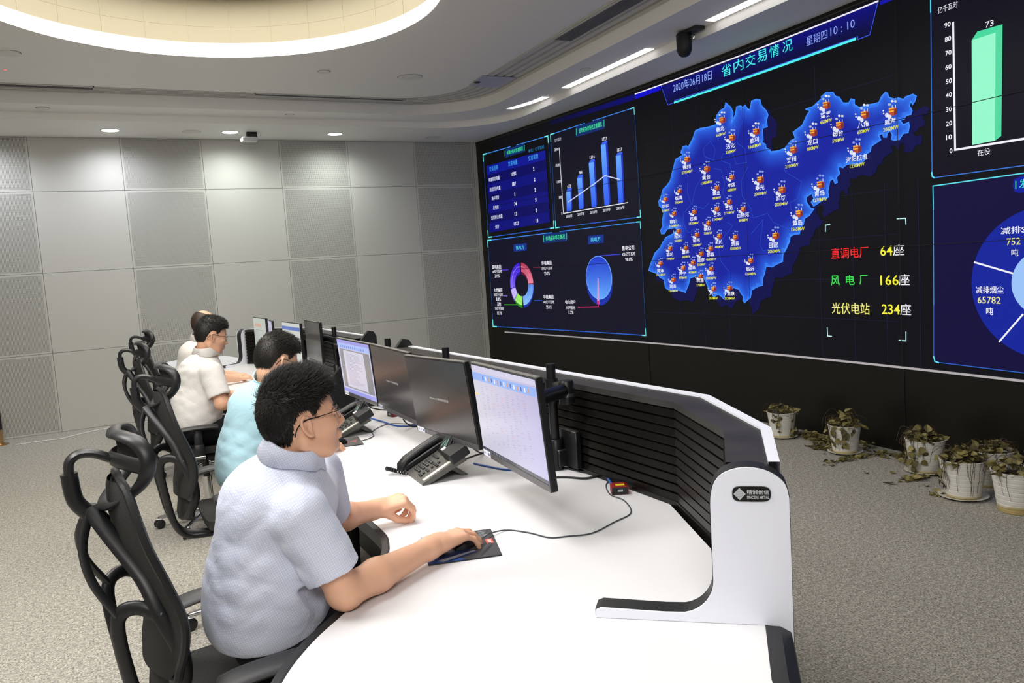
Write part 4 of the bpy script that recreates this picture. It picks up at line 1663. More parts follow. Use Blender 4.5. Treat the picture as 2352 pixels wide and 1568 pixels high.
M4 = monitor('nearest desk monitor, showing a pale data list under a blue bar', (1080, 833), (1113, 1042), (1231, 868), (1267, 1132.6), 'list')
M3 = monitor('dark monitor with one line of text, directly behind the front desk phone', (926, 817), (962.6, 987), (1066.7, 832), (1101, 1035), 'dark')
M2 = monitor('dark monitor with one line of text, next to the monitor showing a document', (848, 790), (872, 935), (936, 810.5), (960, 977), 'dark')
M1 = monitor('monitor showing a document page in a grey window under purple bars', (772, 775.5), (793.5, 904), (845.6, 790), (870, 933), 'document')
F3 = monitor('blank grey monitor at the near end of the far console', (699.5, 734.5), (701.5, 820), (733, 740), (737, 825.6), 'off', far=(95,))
F2 = monitor('monitor with a white page under a blue bar on the far console', (648, 739.5), (660, 822), (688, 740.5), (697, 822), 'web', far=(95,))
F1 = monitor('far monitor with an orange heading, touching the slatted end panel', (582, 728), (590, 800), (609.5, 730.6), (618, 803), 'sheet', far=(80,))
F0 = monitor('narrow far monitor angled behind the one with the orange heading', (610.5, 731), (620, 803), (624, 737), (634, 810), 'mail', far=(82,))
monitor_arm(M4, (1.585, 2.73), 'black monitor arm on a pole behind the pale data list monitor')
monitor_arm(M3, (1.585, 3.80), 'black monitor arm on a pole behind the monitor above the front phone')
monitor_arm(M1, (1.585, 4.72), 'black monitor arm on a pole behind the document monitor')
monitor_arm(F3, (1.69, 6.35), 'black monitor arm on a pole behind the blank grey monitor')
monitor_arm(F2, (1.69, 7.25), 'black monitor arm on a pole behind the blue bar monitor')


# ---------------------------------------------------------------- desk phones
phone_grey = mat('phone_grey', '55544f', .4)
phone_blk = mat('phone_black', '17171a', .42)
key_m = mat('phone_key', '222325', .4)
key_edge = mat('key_letter', 'a8a8a4', .5)


def desk_phone(label, loc, rz):
    """local x: away from the user, y: to the user's left"""
    p = thing('desk_phone', label, 'phone', loc, rz, 'desk phones')
    p.scale = (1.12, 1.12, 1.12)
    W, D = .215, .175
    tl = atan2(.085, D)
    R = Matrix.Rotation(-tl, 3, 'Y')
    S = lambda x, y, z=0: R @ Vector((x, y, z)) + Vector((0, 0, .008))
    m = MB()
    P = [(0, .0), (0, .008), (D * cos(tl), .008 + D * sin(tl)), (D * cos(tl) + .012, D * sin(tl) - .012), (.02, .0)]
    m.prism(P, -W / 2, W / 2, ((0, 0, 0), (1, 0, 0), (0, 0, 1), (0, 1, 0)))
    m.build('body', phone_grey, p, smooth=False)
    m = MB()
    m.prism([(D * .55, .045), (D * .62, .05), (D + .01, .002), (D - .01, 0.0)], -W * .3, W * .42, ((0, 0, 0), (1, 0, 0), (0, 0, 1), (0, 1, 0)))
    m.build('stand', phone_grey, p, smooth=False)
    # block at the rear right, holding the phone's electronics
    m = MB()
    m.box(tuple(S(D * .93, -W * .32, .012)), (.075, W * .42, .04), R, bev=.004)
    m.build('rear_block', phone_blk, p, smooth=False)
    m = MB()
    m.box(tuple(S(D * .80, -W * .13, .034)), (.018, .02, .003), R)
    m.build('indicator', mat('phone_indicator', 'e6d8d8', .4), p, smooth=False)
    # tilting display
    R2 = Matrix.Rotation(-radians(58), 3, 'Y')
    c = S(D * .96, .012, .03)
    m = MB()
    m.box(tuple(c), (.082, .078, .012), R2, bev=.003)
    d_ = m.build('display', phone_blk, p, smooth=False)
    m = MB()
    m.box(tuple(c + R2 @ Vector((0.002, 0, .0066))), (.058, .056, .001), R2)
    m.build('display_glass', mat('phone_glass', '2a3330', .12, vary=(60, .8)), d_, smooth=False)
    m = MB()
    m.tube([tuple(c + R2 @ Vector(q)) for q in ((-.02, .02, .008), (.01, .0, .008), (-.015, -.008, .008), (.02, -.02, .008), (-.022, -.022, .008))], .0011, 4)
    m.build('display_scratch', mat('phone_lines', '8fa8a0', .4, emit='5c8878', strength=.4), d_)
    # handset on the left with a cradle
    m = MB()
    y = W * .5 + .004
    pts = [S(-.014, y, .010), S(-.002, y, .024), S(.025, y, .034), S(.1, y, .037), S(.165, y, .034), S(.19, y, .026), S(.202, y, .010)]
    m.tube([tuple(q) for q in pts], [.016, .021, .019, .017, .019, .021, .016], 10, ell=(.85, 1.25), up=(0, 0, 1))
    m.build('handset', phone_blk, p, angle=60)
    m = MB()
    m.box(tuple(S(D * .5, y, .012)), (D * 1.02, .046, .02), R, bev=.004)
    m.build('cradle', phone_blk, p, smooth=False)
    # keys
    m = MB()
    k2 = MB()
    for r in range(4):
        for k in range(3):
            q = S(.03 + r * .018, .055 - k * .021, .003)
            m.box(tuple(q), (.011, .015, .005), R, bev=.001)
            k2.box(tuple(q + R @ Vector((0, 0, .003))), (.002, .006, .0004), R)
    for (x, yy) in ((.02, -.02), (.02, -.036), (.034, -.03), (.05, -.02), (.05, -.038), (.085, -.012), (.085, -.03), (.085, -.048), (.1, -.03), (.07, -.03), (.112, .06), (.112, .045), (.112, .03), (.112, .015), (.14, .03), (.14, .018), (.14, .006), (.14, -.006)):
        q = S(x, yy, .003)
        m.box(tuple(q), (.009, .012, .005), R, bev=.001)
    m.build('keypad', key_m, p, smooth=False)
    k2.build('key_print', key_edge, p, smooth=False)
    m = MB()
    m.box(tuple(S(D * .42, -W * .40, .001)), (D * .72, .02, .002), R)
    m.build('name_strip', mat('phone_paper', 'd8d6cc', .6), p, smooth=False)
    m = MB()
    for k in range(9):
        m.box(tuple(S(.02 + k * .0155, -W * .455, .002)), (.005, .006, .003), R)
    m.build('line_keys', mat('line_key', 'b4b2a8', .5), p, smooth=False)
    # coiled cord from the handset's near end
    P = []
    for i in range(150):
        t = i / 149
        cx = -.03 + .045 * sin(t * pi) * -1.0 + t * .02
        cy = y + .035 * sin(t * pi * 1.1) + .0
        cz = .012 + .012 * sin(t * pi)
        a = t * 2 * pi * 20
        P.append((cx + .005 * cos(a), cy - .05 * t + .004 * cos(a), cz + .006 * sin(a)))
    m = MB()
    m.tube(P, .0023, 5)
    m.build('coiled_cord', phone_blk, p)
    return p


q = onz(960, 1103, DZ)
desk_phone('black and grey desk phone in front of the nearest dark monitor', (q.x - .006, q.y + .03, DZ), radians(-4))
q = onz(742, 1000, DZ)
q2 = onz(765, 975, DZ)
desk_phone('black and grey desk phone behind the front man’s glasses, below the document monitor', (1.04, 4.13, DZ), radians(-4))

# ---------------------------------------------------------------- mouse mats and mice
PRINT = col_mat('mat_print', False, .6)


def mouse_mat(label, corners, art, peel=False):
    P = [onz(*p, DZ) for p in corners]                 # far-left, far-right, near-right, near-left
    c = sum(P, Vector()) / 4
    t = thing('mouse_mat', label, 'mouse mat', (c.x, c.y, DZ), 0, 'mouse mats')
    L = [p - c for p in P]
    m = MB()
    m.prism([(p.x, p.y) for p in L], .0005, .004)
    m.build('pad', mat('mat_black', '2b2b2d', .8), t, smooth=False)

    def pl(u, v, l):
        a = L[0] * (1 - u) * (1 - v) + L[1] * u * (1 - v) + L[2] * u * v + L[3] * (1 - u) * v
        return (a.x, a.y, .0043 + l * .0003)
    g = GFX(pl, .2)
    art(g)
    g.build('print', PRINT, t)
    if peel:
        m = MB()
        a, b, cc = Vector(pl(.93, .60, 0)), Vector(pl(.70, .97, 0)), Vector(pl(.84, .70, 0))
        m.grid([[tuple(a.lerp(b, k / 6) + Vector((0, 0, .001))), ] + [tuple(a.lerp(b, k / 6).lerp(cc + Vector((0, 0, .0)), f) + Vector((0, 0, .002 + .010 * sin(f * pi * .8)))) for f in (.3, .6, 1)] for k in range(7)])
        m.build('peeling_corner', mat('peel_grey', '8d8d8f', .5), t)
    return t


def art1(g):
    g.rect(0.01, .01, .99, .99, '3b3b3d', 0)
    g.poly([(.0, .0), (.3, .0), (.12, .5), (.5, 1), (0, 1)], '2a55a0', 1)
    g.poly([(.0, .0), (.16, .0), (.02, .14)], '7aa6e0', 2)
    g.poly([(.1, .75), (.5, .55), (.7, .8), (.3, .98)], '1a2a58', 2)
    g.poly([(.12, .93), (.66, .72), (.68, .76), (.2, .99)], '9a9ca6', 3)
    g.rect(.86, .38, .96, .56, 'd85a50', 2)
    g.rect(.885, .41, .935, .53, 'f2c8c0', 3)
    for k in range(5):
        g.rect(.80, .07 + k * .045, .92 - .02 * (k % 3), .085 + k * .045, 'a4a4a6', 2)


def art2(g):
    g.rect(0.01, .01, .99, .99, '504c4c', 0)
    g.poly([(.35, .2), (.62, .3), (.7, .7), (.45, .6)], '8c4444', 1)
    g.poly([(.7, .5), (.9, .4), (.85, .75)], '9a5a58', 1)
    g.rect(.05, .05, .95, .1, '8a8886', 1)
    g.poly([(.1, .3), (.3, .4), (.2, .8)], '8a7a50', 1)


mouse_mat('dark mouse mat with blue art and a peeling corner, under the front man’s hand', ((966, 1237), (1127, 1216.5), (1153, 1276), (985, 1300)), art1, True)
mouse_mat('dark printed mouse mat farther along the desk, below the front man’s chin', ((742, 1012), (822, 1003), (836, 1021), (738, 1034)), art2)


def mouse(label, loc, rz):
    t = thing('computer_mouse', label, 'mouse', loc, rz, 'computer mice')
    m = MB()
    rows = []
    n = 12
    for i in range(9):
        u = i / 8
        x = -.055 + .11 * u
        hw = .030 * (1 - abs(2 * u - 1) ** 3.2) ** .5 + .002
        h = .036 * (sin(pi * (u * .86 + .1)) ** .75) * (1 if 0 < i < 8 else .5)
        rows.append([(x, hw * cos(pi * k / (n - 1)), max(.001, h * sin(pi * k / (n - 1)) ** .7 if 0 < k < n - 1 else .001)) for k in range(n)])
    m.grid(rows)
    m.add([r[0] for r in rows] + [r[-1] for r in rows[::-1]], [tuple(range(18))])
    m.build('shell', phone_blk, t, angle=60)
    m = MB()
    m.lathe([(.007, -.003), (.008, 0), (.007, .003)], c=(.03, 0, .028), n=12, axis='y')
    m.build('wheel', mat('wheel_grey', '3a3a3e', .5), t)
    return t


mm = onz(1070, 1254, DZ)
MOUSE = Vector((mm.x, mm.y, DZ + .0046))
mouse('black wired mouse held under the front man’s right hand', MOUSE, radians(32))
q = onz(775, 1022, DZ)
mouse('black wired mouse on the mat below the front man’s chin', (q.x, q.y, DZ + .0046), radians(10))


# ---------------------------------------------------------------- red extender boxes and cables
def usb_box(label, loc, rz):
    t = thing('extender_box', label, 'extender box', loc, rz, 'red extender boxes')
    m = MB()
    m.prism([(-.03, 0), (.03, 0), (.03, .026), (.02, .03), (-.02, .03), (-.03, .026)], -.027, .027, ((0, 0, .001), (0, 1, 0), (0, 0, 1), (1, 0, 0)))
    m.build('case', mat('red_metal', '9c1f24', .35, .3), t, smooth=False)
    m = MB()
    m.box((-.0275, 0, .0145), (.002, .056, .025))
    fp = m.build('front_plate', phone_blk, t, smooth=False)
    m = MB()
    m.box((-.029, 0, .016), (.002, .018, .008))
    m.build('port', mat('port_silver', 'b8b8ba', .3, .8), fp, smooth=False)
    m = MB()
    m.box((-.006, -.002, .0312), (.02, .032, .0006))
    m.build('sticker', mat('yellow_sticker', 'e2cf2a', .5), t, smooth=False)
    return t


q = onz(1416, 1135, DZ)
usb_box('small red box with a yellow sticker at the near end of the desk', (q.x + .02, q.y + .01, DZ), radians(62))
q = onz(905, 955, DZ)
usb_box('small red and black box under the far dark monitor', (q.x, q.y, DZ), radians(10))
q = onz(1012, 1010, DZ)
usb_box('small red box half hidden under the monitor behind the front phone', (q.x, q.y, DZ), radians(-30))


def cable(label, px, r, m_, z=None, name='cable', group='desk cables', raw=None):
    P = raw or [onz(*p, DZ) + Vector((0, 0, r + .0006)) for p in px]
    if z:
        for i, h in z.items():
            P[i] = onz(*px[i], DZ + h)
    m = MB()
    m.tube(smoothpath([tuple(p) for p in P], 8), r, 6)
    return tag(m.build(name, m_), label, 'cable', group)


cbk = mat('cable_black', '1c1c20', .5)
cbl = mat('cable_blue', '2f62b8', .5)
cable('thin grey mouse cord looping over the white desk to the red box', [(1108, 1237), (1128, 1224), (1165, 1219), (1215, 1225), (1262, 1236), (1305, 1233), (1360, 1226), (1410, 1201), (1449, 1179), (1434, 1151), (1402, 1137), (1392, 1117), (1400, 1104)], .0022, mat('cable_grey', '3e4148', .5), {0: .022, 1: .012})
cable('upper black cable running from the nearest monitor arm to the red box', [(1276, 1073), (1310, 1079), (1345, 1087), (1380, 1091), (1398, 1096)], .0042, cbk)
cable('lower black cable curving from behind the nearest monitor to the red box', [(1262, 1099), (1300, 1098), (1345, 1101), (1380, 1095), (1400, 1103)], .0042, cbk)
cable('short blue cable entering the near red box', [(1396, 1098), (1402, 1107), (1409, 1117)], .0045, cbl, {0: .01, 1: .016, 2: .018})
cable('blue cable from the front phone to behind the nearest monitor', [(1088, 1066), (1120, 1073), (1160, 1080), (1200, 1080), (1250, 1068)], .004, cbl)
cable('blue cable curling at the foot of the nearest monitor arm', [(1266, 1068), (1276, 1060), (1281, 1050)], .004, cbl, {2: .03})
cable('blue cable from the second phone along the desk', [(852, 962), (880, 970), (910, 979), (950, 979), (990, 970)], .0042, cbl)
cable('thin dark mouse cord wandering from the second mouse mat', [(795, 1018), (835, 1012), (858, 1002), (855, 992), (880, 978), (905, 973), (960, 976)], .0022, mat('cable_grey'))
cable('black cable hanging below the document monitor onto the desk', [(838, 922), (850, 935), (872, 942), (905, 945)], .004, cbk, {0: .09, 1: .03})
cable('black cable hanging below the far dark monitor onto the desk', [(926, 963), (938, 975), (955, 981), (985, 975)], .004, cbk, {0: .06, 1: .02})
cable('black cable hanging behind the front phone', [(1088, 1030), (1105, 1040), (1125, 1041), (1160, 1035)], .004, cbk, {0: .05, 1: .012})
cable('black cord crossing behind the front phone to the nearest monitor', [(1070, 1055), (1095, 1046), (1125, 1040), (1160, 1036)], .003, cbk)
# ================================================================ smooth solid modelling (bodies, clothes, hair)
class Solid:
    """union of soft primitives; poly() turns its surface into a mesh"""

    def __init__(self):
        self.p = []
        self.post = None

    def cap(self, a, b, ra, rb, k=.02, sub=False):
        self.p.append(('c', np.array(a, float), np.array(b, float), ra, rb, k, sub))
        return self

    def ell(self, c, r, k=.02, R=None, sub=False):
        self.p.append(('e', np.array(c, float), np.array(r, float), None if R is None else np.array(R, float), None, k, sub))
        return self

    def plane(self, o, n, k=.004):
        """remove everything on the side n points to"""
        n = np.array(n, float)
        self.p.append(('h', np.array(o, float), n / np.linalg.norm(n), None, None, k, True))
        return self

    def fn(self, f, k=.004, sub=True):
        self.p.append(('f', f, None, None, None, k, sub))
        return self

    def ev(self, P):
        d = np.full(len(P), 10.0)
        for t, a, b, c, e, k, sub in self.p:
            if t == 'c':
                ab = b - a
                h = np.clip(((P - a) @ ab) / max(1e-12, ab @ ab), 0, 1)
                q = np.sqrt(((P - a - h[:, None] * ab) ** 2).sum(1)) - (c + (e - c) * h)
            elif t == 'e':
                L = P - a
                if c is not None:
                    L = L @ c
                k0 = np.sqrt(((L / b) ** 2).sum(1))
                k1 = np.sqrt(((L / (b * b)) ** 2).sum(1))
                q = np.where(k1 > 1e-9, k0 * (k0 - 1) / np.maximum(k1, 1e-9), -b.min())
            elif t == 'h':
                q = -((P - a) @ b)
            else:
                q = a(P)
            if sub:
                q = -q
                h = np.clip(.5 + .5 * (q - d) / k, 0, 1)
                d = d + (q - d) * h + k * h * (1 - h)
            else:
                h = np.clip(.5 + .5 * (d - q) / k, 0, 1)
                d = d + (q - d) * h - k * h * (1 - h)
        if self.post is not None:
            d = d + self.post(P)
        return d

    def poly(self, h):
        """naive surface nets on sparse blocks"""
        lo, hi = np.full(3, 1e9), np.full(3, -1e9)
        for t, a, b, c, e, k, sub in self.p:
            if sub:
                continue
            if t == 'c':
                r = max(c, e)
                lo, hi = np.minimum(lo, np.minimum(a, b) - r), np.maximum(hi, np.maximum(a, b) + r)
            elif t == 'e':
                r = b.max() if c is not None else b
                lo, hi = np.minimum(lo, a - r), np.maximum(hi, a + r)
        lo = lo - 4 * h - .01
        hi = hi + 4 * h + .01
        B = 8
        nb = np.ceil((hi - lo) / (h * B)).astype(int) + 1
        bi = np.stack(np.meshgrid(*[np.arange(n) for n in nb], indexing='ij'), -1).reshape(-1, 3)
        cen = lo + (bi + .5) * B * h
        d = self.ev(cen)
        bi = bi[np.abs(d) < B * h * 1.15 + .012]
        off = np.stack(np.meshgrid(*[np.arange(B + 1)] * 3, indexing='ij'), -1).reshape(-1, 3)
        V, IDS, EDG = [], [], []
        N = nb * B + 2
        key = lambda c: (c[:, 0] * N[1] + c[:, 1]) * N[2] + c[:, 2]
        n1 = B + 1
        for s in range(0, len(bi), 400):
            blk = bi[s:s + 400]
            g = (blk[:, None, :] * B + off[None]).reshape(-1, 3)
            f = self.ev(lo + g * h).reshape(-1, n1, n1, n1)
            base = blk * B
            C = [f[:, i:i + B, j:j + B, k:k + B] for i in (0, 1) for j in (0, 1) for k in (0, 1)]
            st = np.stack(C, -1)
            neg = st < 0
            act = neg.any(-1) & ~neg.all(-1)
            ii = np.argwhere(act)
            if not len(ii):
                continue
            v8 = st[act]
            cn = np.array([(i, j, k) for i in (0, 1) for j in (0, 1) for k in (0, 1)], float)
            acc = np.zeros((len(ii), 3))
            cnt = np.zeros(len(ii))
            for a in range(8):
                for b in range(a + 1, 8):
                    if np.abs(cn[a] - cn[b]).sum() != 1:
                        continue
                    m = (v8[:, a] < 0) != (v8[:, b] < 0)
                    t = np.where(m, v8[:, a] / np.where(m, v8[:, a] - v8[:, b], 1), 0)
                    acc += np.where(m[:, None], cn[a] + (cn[b] - cn[a]) * t[:, None], 0)
                    cnt += m
            gc = base[ii[:, 0]] + ii[:, 1:]
            V.append(lo + (gc + acc / cnt[:, None]) * h)
            IDS.append(key(gc))
            for ax in range(3):
                sl = [slice(None), slice(0, B), slice(0, B), slice(0, B)]
                s2 = list(sl)
                s2[ax + 1] = slice(1, B + 1)
                a, b = f[tuple(sl)] < 0, f[tuple(s2)] < 0
                e = np.argwhere(a != b)
                if len(e):
                    EDG.append((ax, base[e[:, 0]] + e[:, 1:], a[tuple(e.T)]))
        V, IDS = np.concatenate(V), np.concatenate(IDS)
        o = np.argsort(IDS)
        IDS, V = IDS[o], V[o]
        F = []
        for ax, g, sgn in EDG:
            u, w = [(1, 2), (2, 0), (0, 1)][ax]
            q = []
            ok = np.ones(len(g), bool)
            for du, dw in ((0, 0), (1, 0), (1, 1), (0, 1)):
                c = g.copy()
                c[:, u] -= du
                c[:, w] -= dw
                k = key(c)
                j = np.minimum(np.searchsorted(IDS, k), len(IDS) - 1)
                ok &= IDS[j] == k
                q.append(j)
            q = np.stack(q, 1)
            q = np.where(sgn[:, None], q, q[:, ::-1])
            F.append(q[ok])
        return V, np.concatenate(F)

    def build(self, name, h, m, parent=None, M=None, extra=None, smooth=1):
        V, F = self.poly(h)
        for _ in range(smooth):
            s = np.zeros_like(V)
            c = np.zeros(len(V))
            for a in range(4):
                for b in (F[:, (a + 1) % 4], F[:, (a + 3) % 4]):
                    np.add.at(s, F[:, a], V[b])
                    np.add.at(c, F[:, a], 1)
            V = V * .5 + .5 * s / np.maximum(c, 1)[:, None]
        if M is not None:
            V = V @ np.array(M.to_3x3()).T + np.array(M.translation)
        mb = MB()
        mb.v = [tuple(p) for p in V]
        mb.f = [tuple(q) for q in F.tolist()]
        mb.mi = [0] * len(mb.f)
        if extra:
            mb.cur = 0
            mb.add(*extra)
        return mb.build(name, m, parent, angle=180, recalc=False)


# ================================================================ office chairs
ch_blk = mat('chair_plastic', '1e1e20', .42)
ch_mesh = mat('chair_mesh', '232321', .8, vary=(400, .5), bump=(500, .002))
ch_seat = mat('chair_seat', '2d2d2b', .85, vary=(300, .4), bump=(420, .002))
chrome = mat('chrome')


def make_chair(label, loc, rz):
    t = thing('office_chair', label, 'chair', loc, rz, 'mesh office chairs')
    # seat
    rows = []
    for x, hw, z in ((-.215, .17, .545), (-.19, .215, .548), (-.1, .24, .54), (.05, .25, .54), (.18, .245, .552), (.245, .225, .545), (.268, .19, .525)):
        rows.append([(x, hw * s, z + .018 * s * s) for s in (-1, -.8, -.5, -.2, .2, .5, .8, 1)])
    m = MB()
    m.grid(rows)
    low = [[(p[0] * .97, p[1] * .96, p[2] - .045) for p in r] for r in rows]
    m.grid(low)
    nr, nc = len(rows), 8
    ring = [(0, k) for k in range(nc)] + [(i, nc - 1) for i in range(1, nr)] + [(nr - 1, k) for k in range(nc - 2, -1, -1)] + [(i, 0) for i in range(nr - 2, 0, -1)]
    A = [rows[i][k] for i, k in ring]
    B = [low[i][k] for i, k in ring]
    m.strip(A + [A[0]], B + [B[0]])
    m.build('seat', ch_seat, t, angle=70)
    # back panel: stretched mesh with a rail round it
    prof = [(1.137, -.337, .07), (1.12, -.33, .12), (1.07, -.322, .165), (1.0, -.307, .2), (.92, -.28, .222), (.84, -.257, .232), (.78, -.257, .228), (.72, -.27, .205), (.675, -.282, .165)]
    rows = []
    for z, x, hw in prof:
        rows.append([(x - .045 * (1 - (k / 6) ** 2) * min(1, hw / .2), hw * k / 6, z) for k in range(-6, 7)])
    m = MB()
    m.grid(rows)
    m.grid([[(p[0] - .008, p[1], p[2]) for p in r] for r in rows])
    m.build('back_mesh', ch_mesh, t, angle=80)
    m = MB()
    loop = [(x, hw, z) for z, x, hw in prof] + [(x, -hw, z) for z, x, hw in prof[::-1]]
    m.tube(smoothpath(loop, 4, True), .0105, 8, True)
    m.build('back_rail', ch_blk, t)
    # frame behind the mesh
    fr = bpy.data.objects.new('back_frame', None)
    m = MB()
    for s in (-1, 1):
        m.tube(smoothpath([(-.405, s * .012, 1.075), (-.365, s * .075, 1.005), (-.318, s * .14, .92), (-.295, s * .175, .84), (-.265, s * .185, .755), (-.262, s * .17, .67), (-.285, s * .12, .60), (-.30, s * .05, .565)], 5), [.013] * 1 + [.0145] * 34 + [.012], 10, ell=(1.35, .75), up=(1, 0, 0))
        m.tube(smoothpath([(-.405, s * .012, 1.07), (-.43, s * .055, 1.0), (-.42, s * .095, .925), (-.378, s * .125, .845)], 5), .0115, 8, ell=(1.2, .8))
        m.tube(smoothpath([(-.295, s * .175, .835), (-.335, s * .15, .86), (-.372, s * .128, .85), (-.382, s * .115, .80), (-.368, s * .09, .68), (-.345, s * .06, .56), (-.30, s * .04, .485), (-.2, s * .035, .465), (-.08, s * .03, .465)], 5), [.015] * 22 + [.015 - .005 * k / 18 for k in range(19)], 10, ell=(1.2, .8))
    m.build('back_frame', ch_blk, t, angle=60)
    # lumbar pad
    m = MB()
    rows = [[(-.262 - .04 * (1 - (k / 5) ** 2) - .10 * max(0, (.64 - z)) , hw * k / 5, z) for k in range(-5, 6)] for z, hw in ((.70, .12), (.68, .15), (.63, .162), (.585, .14), (.56, .09))]
    m.grid(rows)
    m.grid([[(p[0] - .01, p[1], p[2]) for p in r] for r in rows])
    m.build('lumbar_mesh', ch_mesh, t, angle=80)
    # headrest on its bracket
    m = MB()
    m.tube(smoothpath([(-.405, 0, 1.06), (-.432, 0, 1.10), (-.438, 0, 1.165)], 4), .017, 10, ell=(1.1, 1.2), up=(1, 0, 0))
    m.tube(smoothpath([(-.438, 0, 1.155), (-.435, 0, 1.19), (-.415, 0, 1.206), (-.385, 0, 1.204), (-.35, 0, 1.186)], 4), .0125, 10, ell=(.9, 1.7), up=(0, 0, 1))
    m.build('headrest_bracket', ch_blk, t)
    hr = []
    for y, z, x in ((0, 1.243, -.335), (.07, 1.246, -.325), (.12, 1.232, -.298), (.142, 1.195, -.283), (.135, 1.15, -.293), (.105, 1.11, -.325), (.06, 1.085, -.36), (0, 1.078, -.372)):
        hr.append((x, y, z))
    loop = hr + [(p[0], -p[1], p[2]) for p in hr[-2:0:-1]]
    m = MB()
    m.tube(smoothpath(loop, 5, True), .0112, 10, True, ell=(1.6, .75), up=(1, 0, .3))
    m.tube(smoothpath([(-.29, .138, 1.175), (-.325, .07, 1.182), (-.345, 0, 1.184), (-.325, -.07, 1.182), (-.29, -.138, 1.175)], 5), .013, 8, ell=(.7, 1.5), up=(1, 0, 0))
    m.build('headrest', ch_blk, t, angle=60)
    m = MB()
    m.grid([[(p[0] + q, y, z) for y, p in ((-.13, (-.29, 0)), (-.07, (-.32, 0)), (0, (-.335, 0)), (.07, (-.32, 0)), (.13, (-.29, 0)))] for z, q in ((1.235, 0), (1.21, .004), (1.185, 0))])
    m.build('headrest_mesh', ch_mesh, t)
    # arms
    for s in (-1, 1):
        m = MB()
        P = smoothpath([(-.205, s * .285, .682), (-.15, s * .285, .692), (-.05, s * .285, .695), (.04, s * .285, .691), (.065, s * .285, .684)], 4)
        m.tube(P, [.028] + [.038] * (len(P) - 2) + [.026], 12, ell=(.36, 1.2), up=(0, 0, 1))
        pad = m.build('armrest', mat('arm_pad', '2c2c2e', .5), t)
        m = MB()
        m.box((-.055, s * .285, .60), (.05, .026, .17), bev=.006)
        m.box((-.055, s * .285, .54), (.06, .036, .10), bev=.006)
        m.tube(smoothpath([(-.055, s * .285, .50), (-.05, s * .26, .475), (-.03, s * .16, .468), (-.02, s * .05, .468)], 4), .018, 8, ell=(.7, 1.6), up=(0, 0, 1))
        po = m.build('arm_post', ch_blk, pad, angle=50)
        m = MB()
        m.box((-.055, s * .285, .505), (.064, .04, .02), bev=.003)
        m.build('chrome_collar', chrome, pad, smooth=False)
    # mechanism, column, star base
    m = MB()
    m.box((-.01, 0, .462), (.24, .16, .05), bev=.012)
    m.lathe([(.022, .30), (.022, .45)], n=14)
    m.build('mechanism', ch_blk, t, angle=50)
    m = MB()
    m.lathe([(.03, .1), (.03, .32), (.018, .325), (.018, .34)], n=16)
    m.build('gas_column', chrome, t)
    m = MB()
    m.lathe([(.05, .07), (.055, .09), (.05, .125), (.03, .135)], n=20)
    for k in range(5):
        a = 2 * pi * k / 5 + .35
        P = [(.03 * cos(a), .03 * sin(a), .105), (.17 * cos(a), .17 * sin(a), .098), (.32 * cos(a), .32 * sin(a), .074)]
        m.tube(P, [.026, .02, .014], 10, ell=(.8, 1.1), up=(0, 0, 1))
    sb = m.build('star_base', chrome, t, angle=60)
    for k in range(5):
        a = 2 * pi * k / 5 + .35
        cx, cy = .325 * cos(a), .325 * sin(a)
        m = MB()
        ax = Vector((-sin(a + .6), cos(a + .6), 0))
        for d in (-.014, .014):
            c0 = Vector((cx, cy, .031)) + ax * d
            n = 16
            pr = [(.0, -.010), (.024, -.010), (.0305, -.006), (.0305, .006), (.024, .010), (.0, .010)]
            e1 = Vector((0, 0, 1))
            e2 = ax.cross(e1)
            vs = [c0 + (e1 * cos(2 * pi * j / n) + e2 * sin(2 * pi * j / n)) * max(r, .0005) + ax * q for r, q in pr for j in range(n)]
            m.add(vs, [(i * n + j, i * n + (j + 1) % n, (i + 1) * n + (j + 1) % n, (i + 1) * n + j) for i in range(5) for j in range(n)])
        m.lathe([(.008, .03), (.008, .078)], c=(cx, cy, 0), n=8)
        ca = m.build('caster', ch_blk, t, angle=50)
        m = MB()
        m.tube([(cx - .02 * cos(a), cy - .02 * sin(a), .062), (cx + .02 * cos(a), cy + .02 * sin(a), .062)], .014, 8, ell=(.6, 1.3), up=(0, 0, 1))
        m.build('caster_hood', chrome, ca)
    return t


CH = [((.345, 2.14, 0), radians(4)), ((.555, 3.80, 0), radians(2)), ((.55, 5.60, 0), radians(0)), ((.67, 7.10, 0), radians(0))]
chair = make_chair('black mesh office chair under the front man in the checked shirt', *CH[0])
for (loc, rz), lab in zip(CH[1:], ('black mesh office chair behind the man in the light blue shirt', 'black mesh office chair behind the man in white with glasses', 'farthest black mesh office chair, only its headrest showing')):
    copy_tree(chair, loc, rz, label=lab)
# ================================================================ people
skin = mat('skin', 'e8b494', .5, spec=.4, sss=.12, vary=(14, .05))
skin2 = mat('skin_pale', 'e9ba9c', .5, spec=.4, sss=.12, vary=(14, .05))


def hair_mat(name, c):
    return mat(name, c, .5, spec=.45)


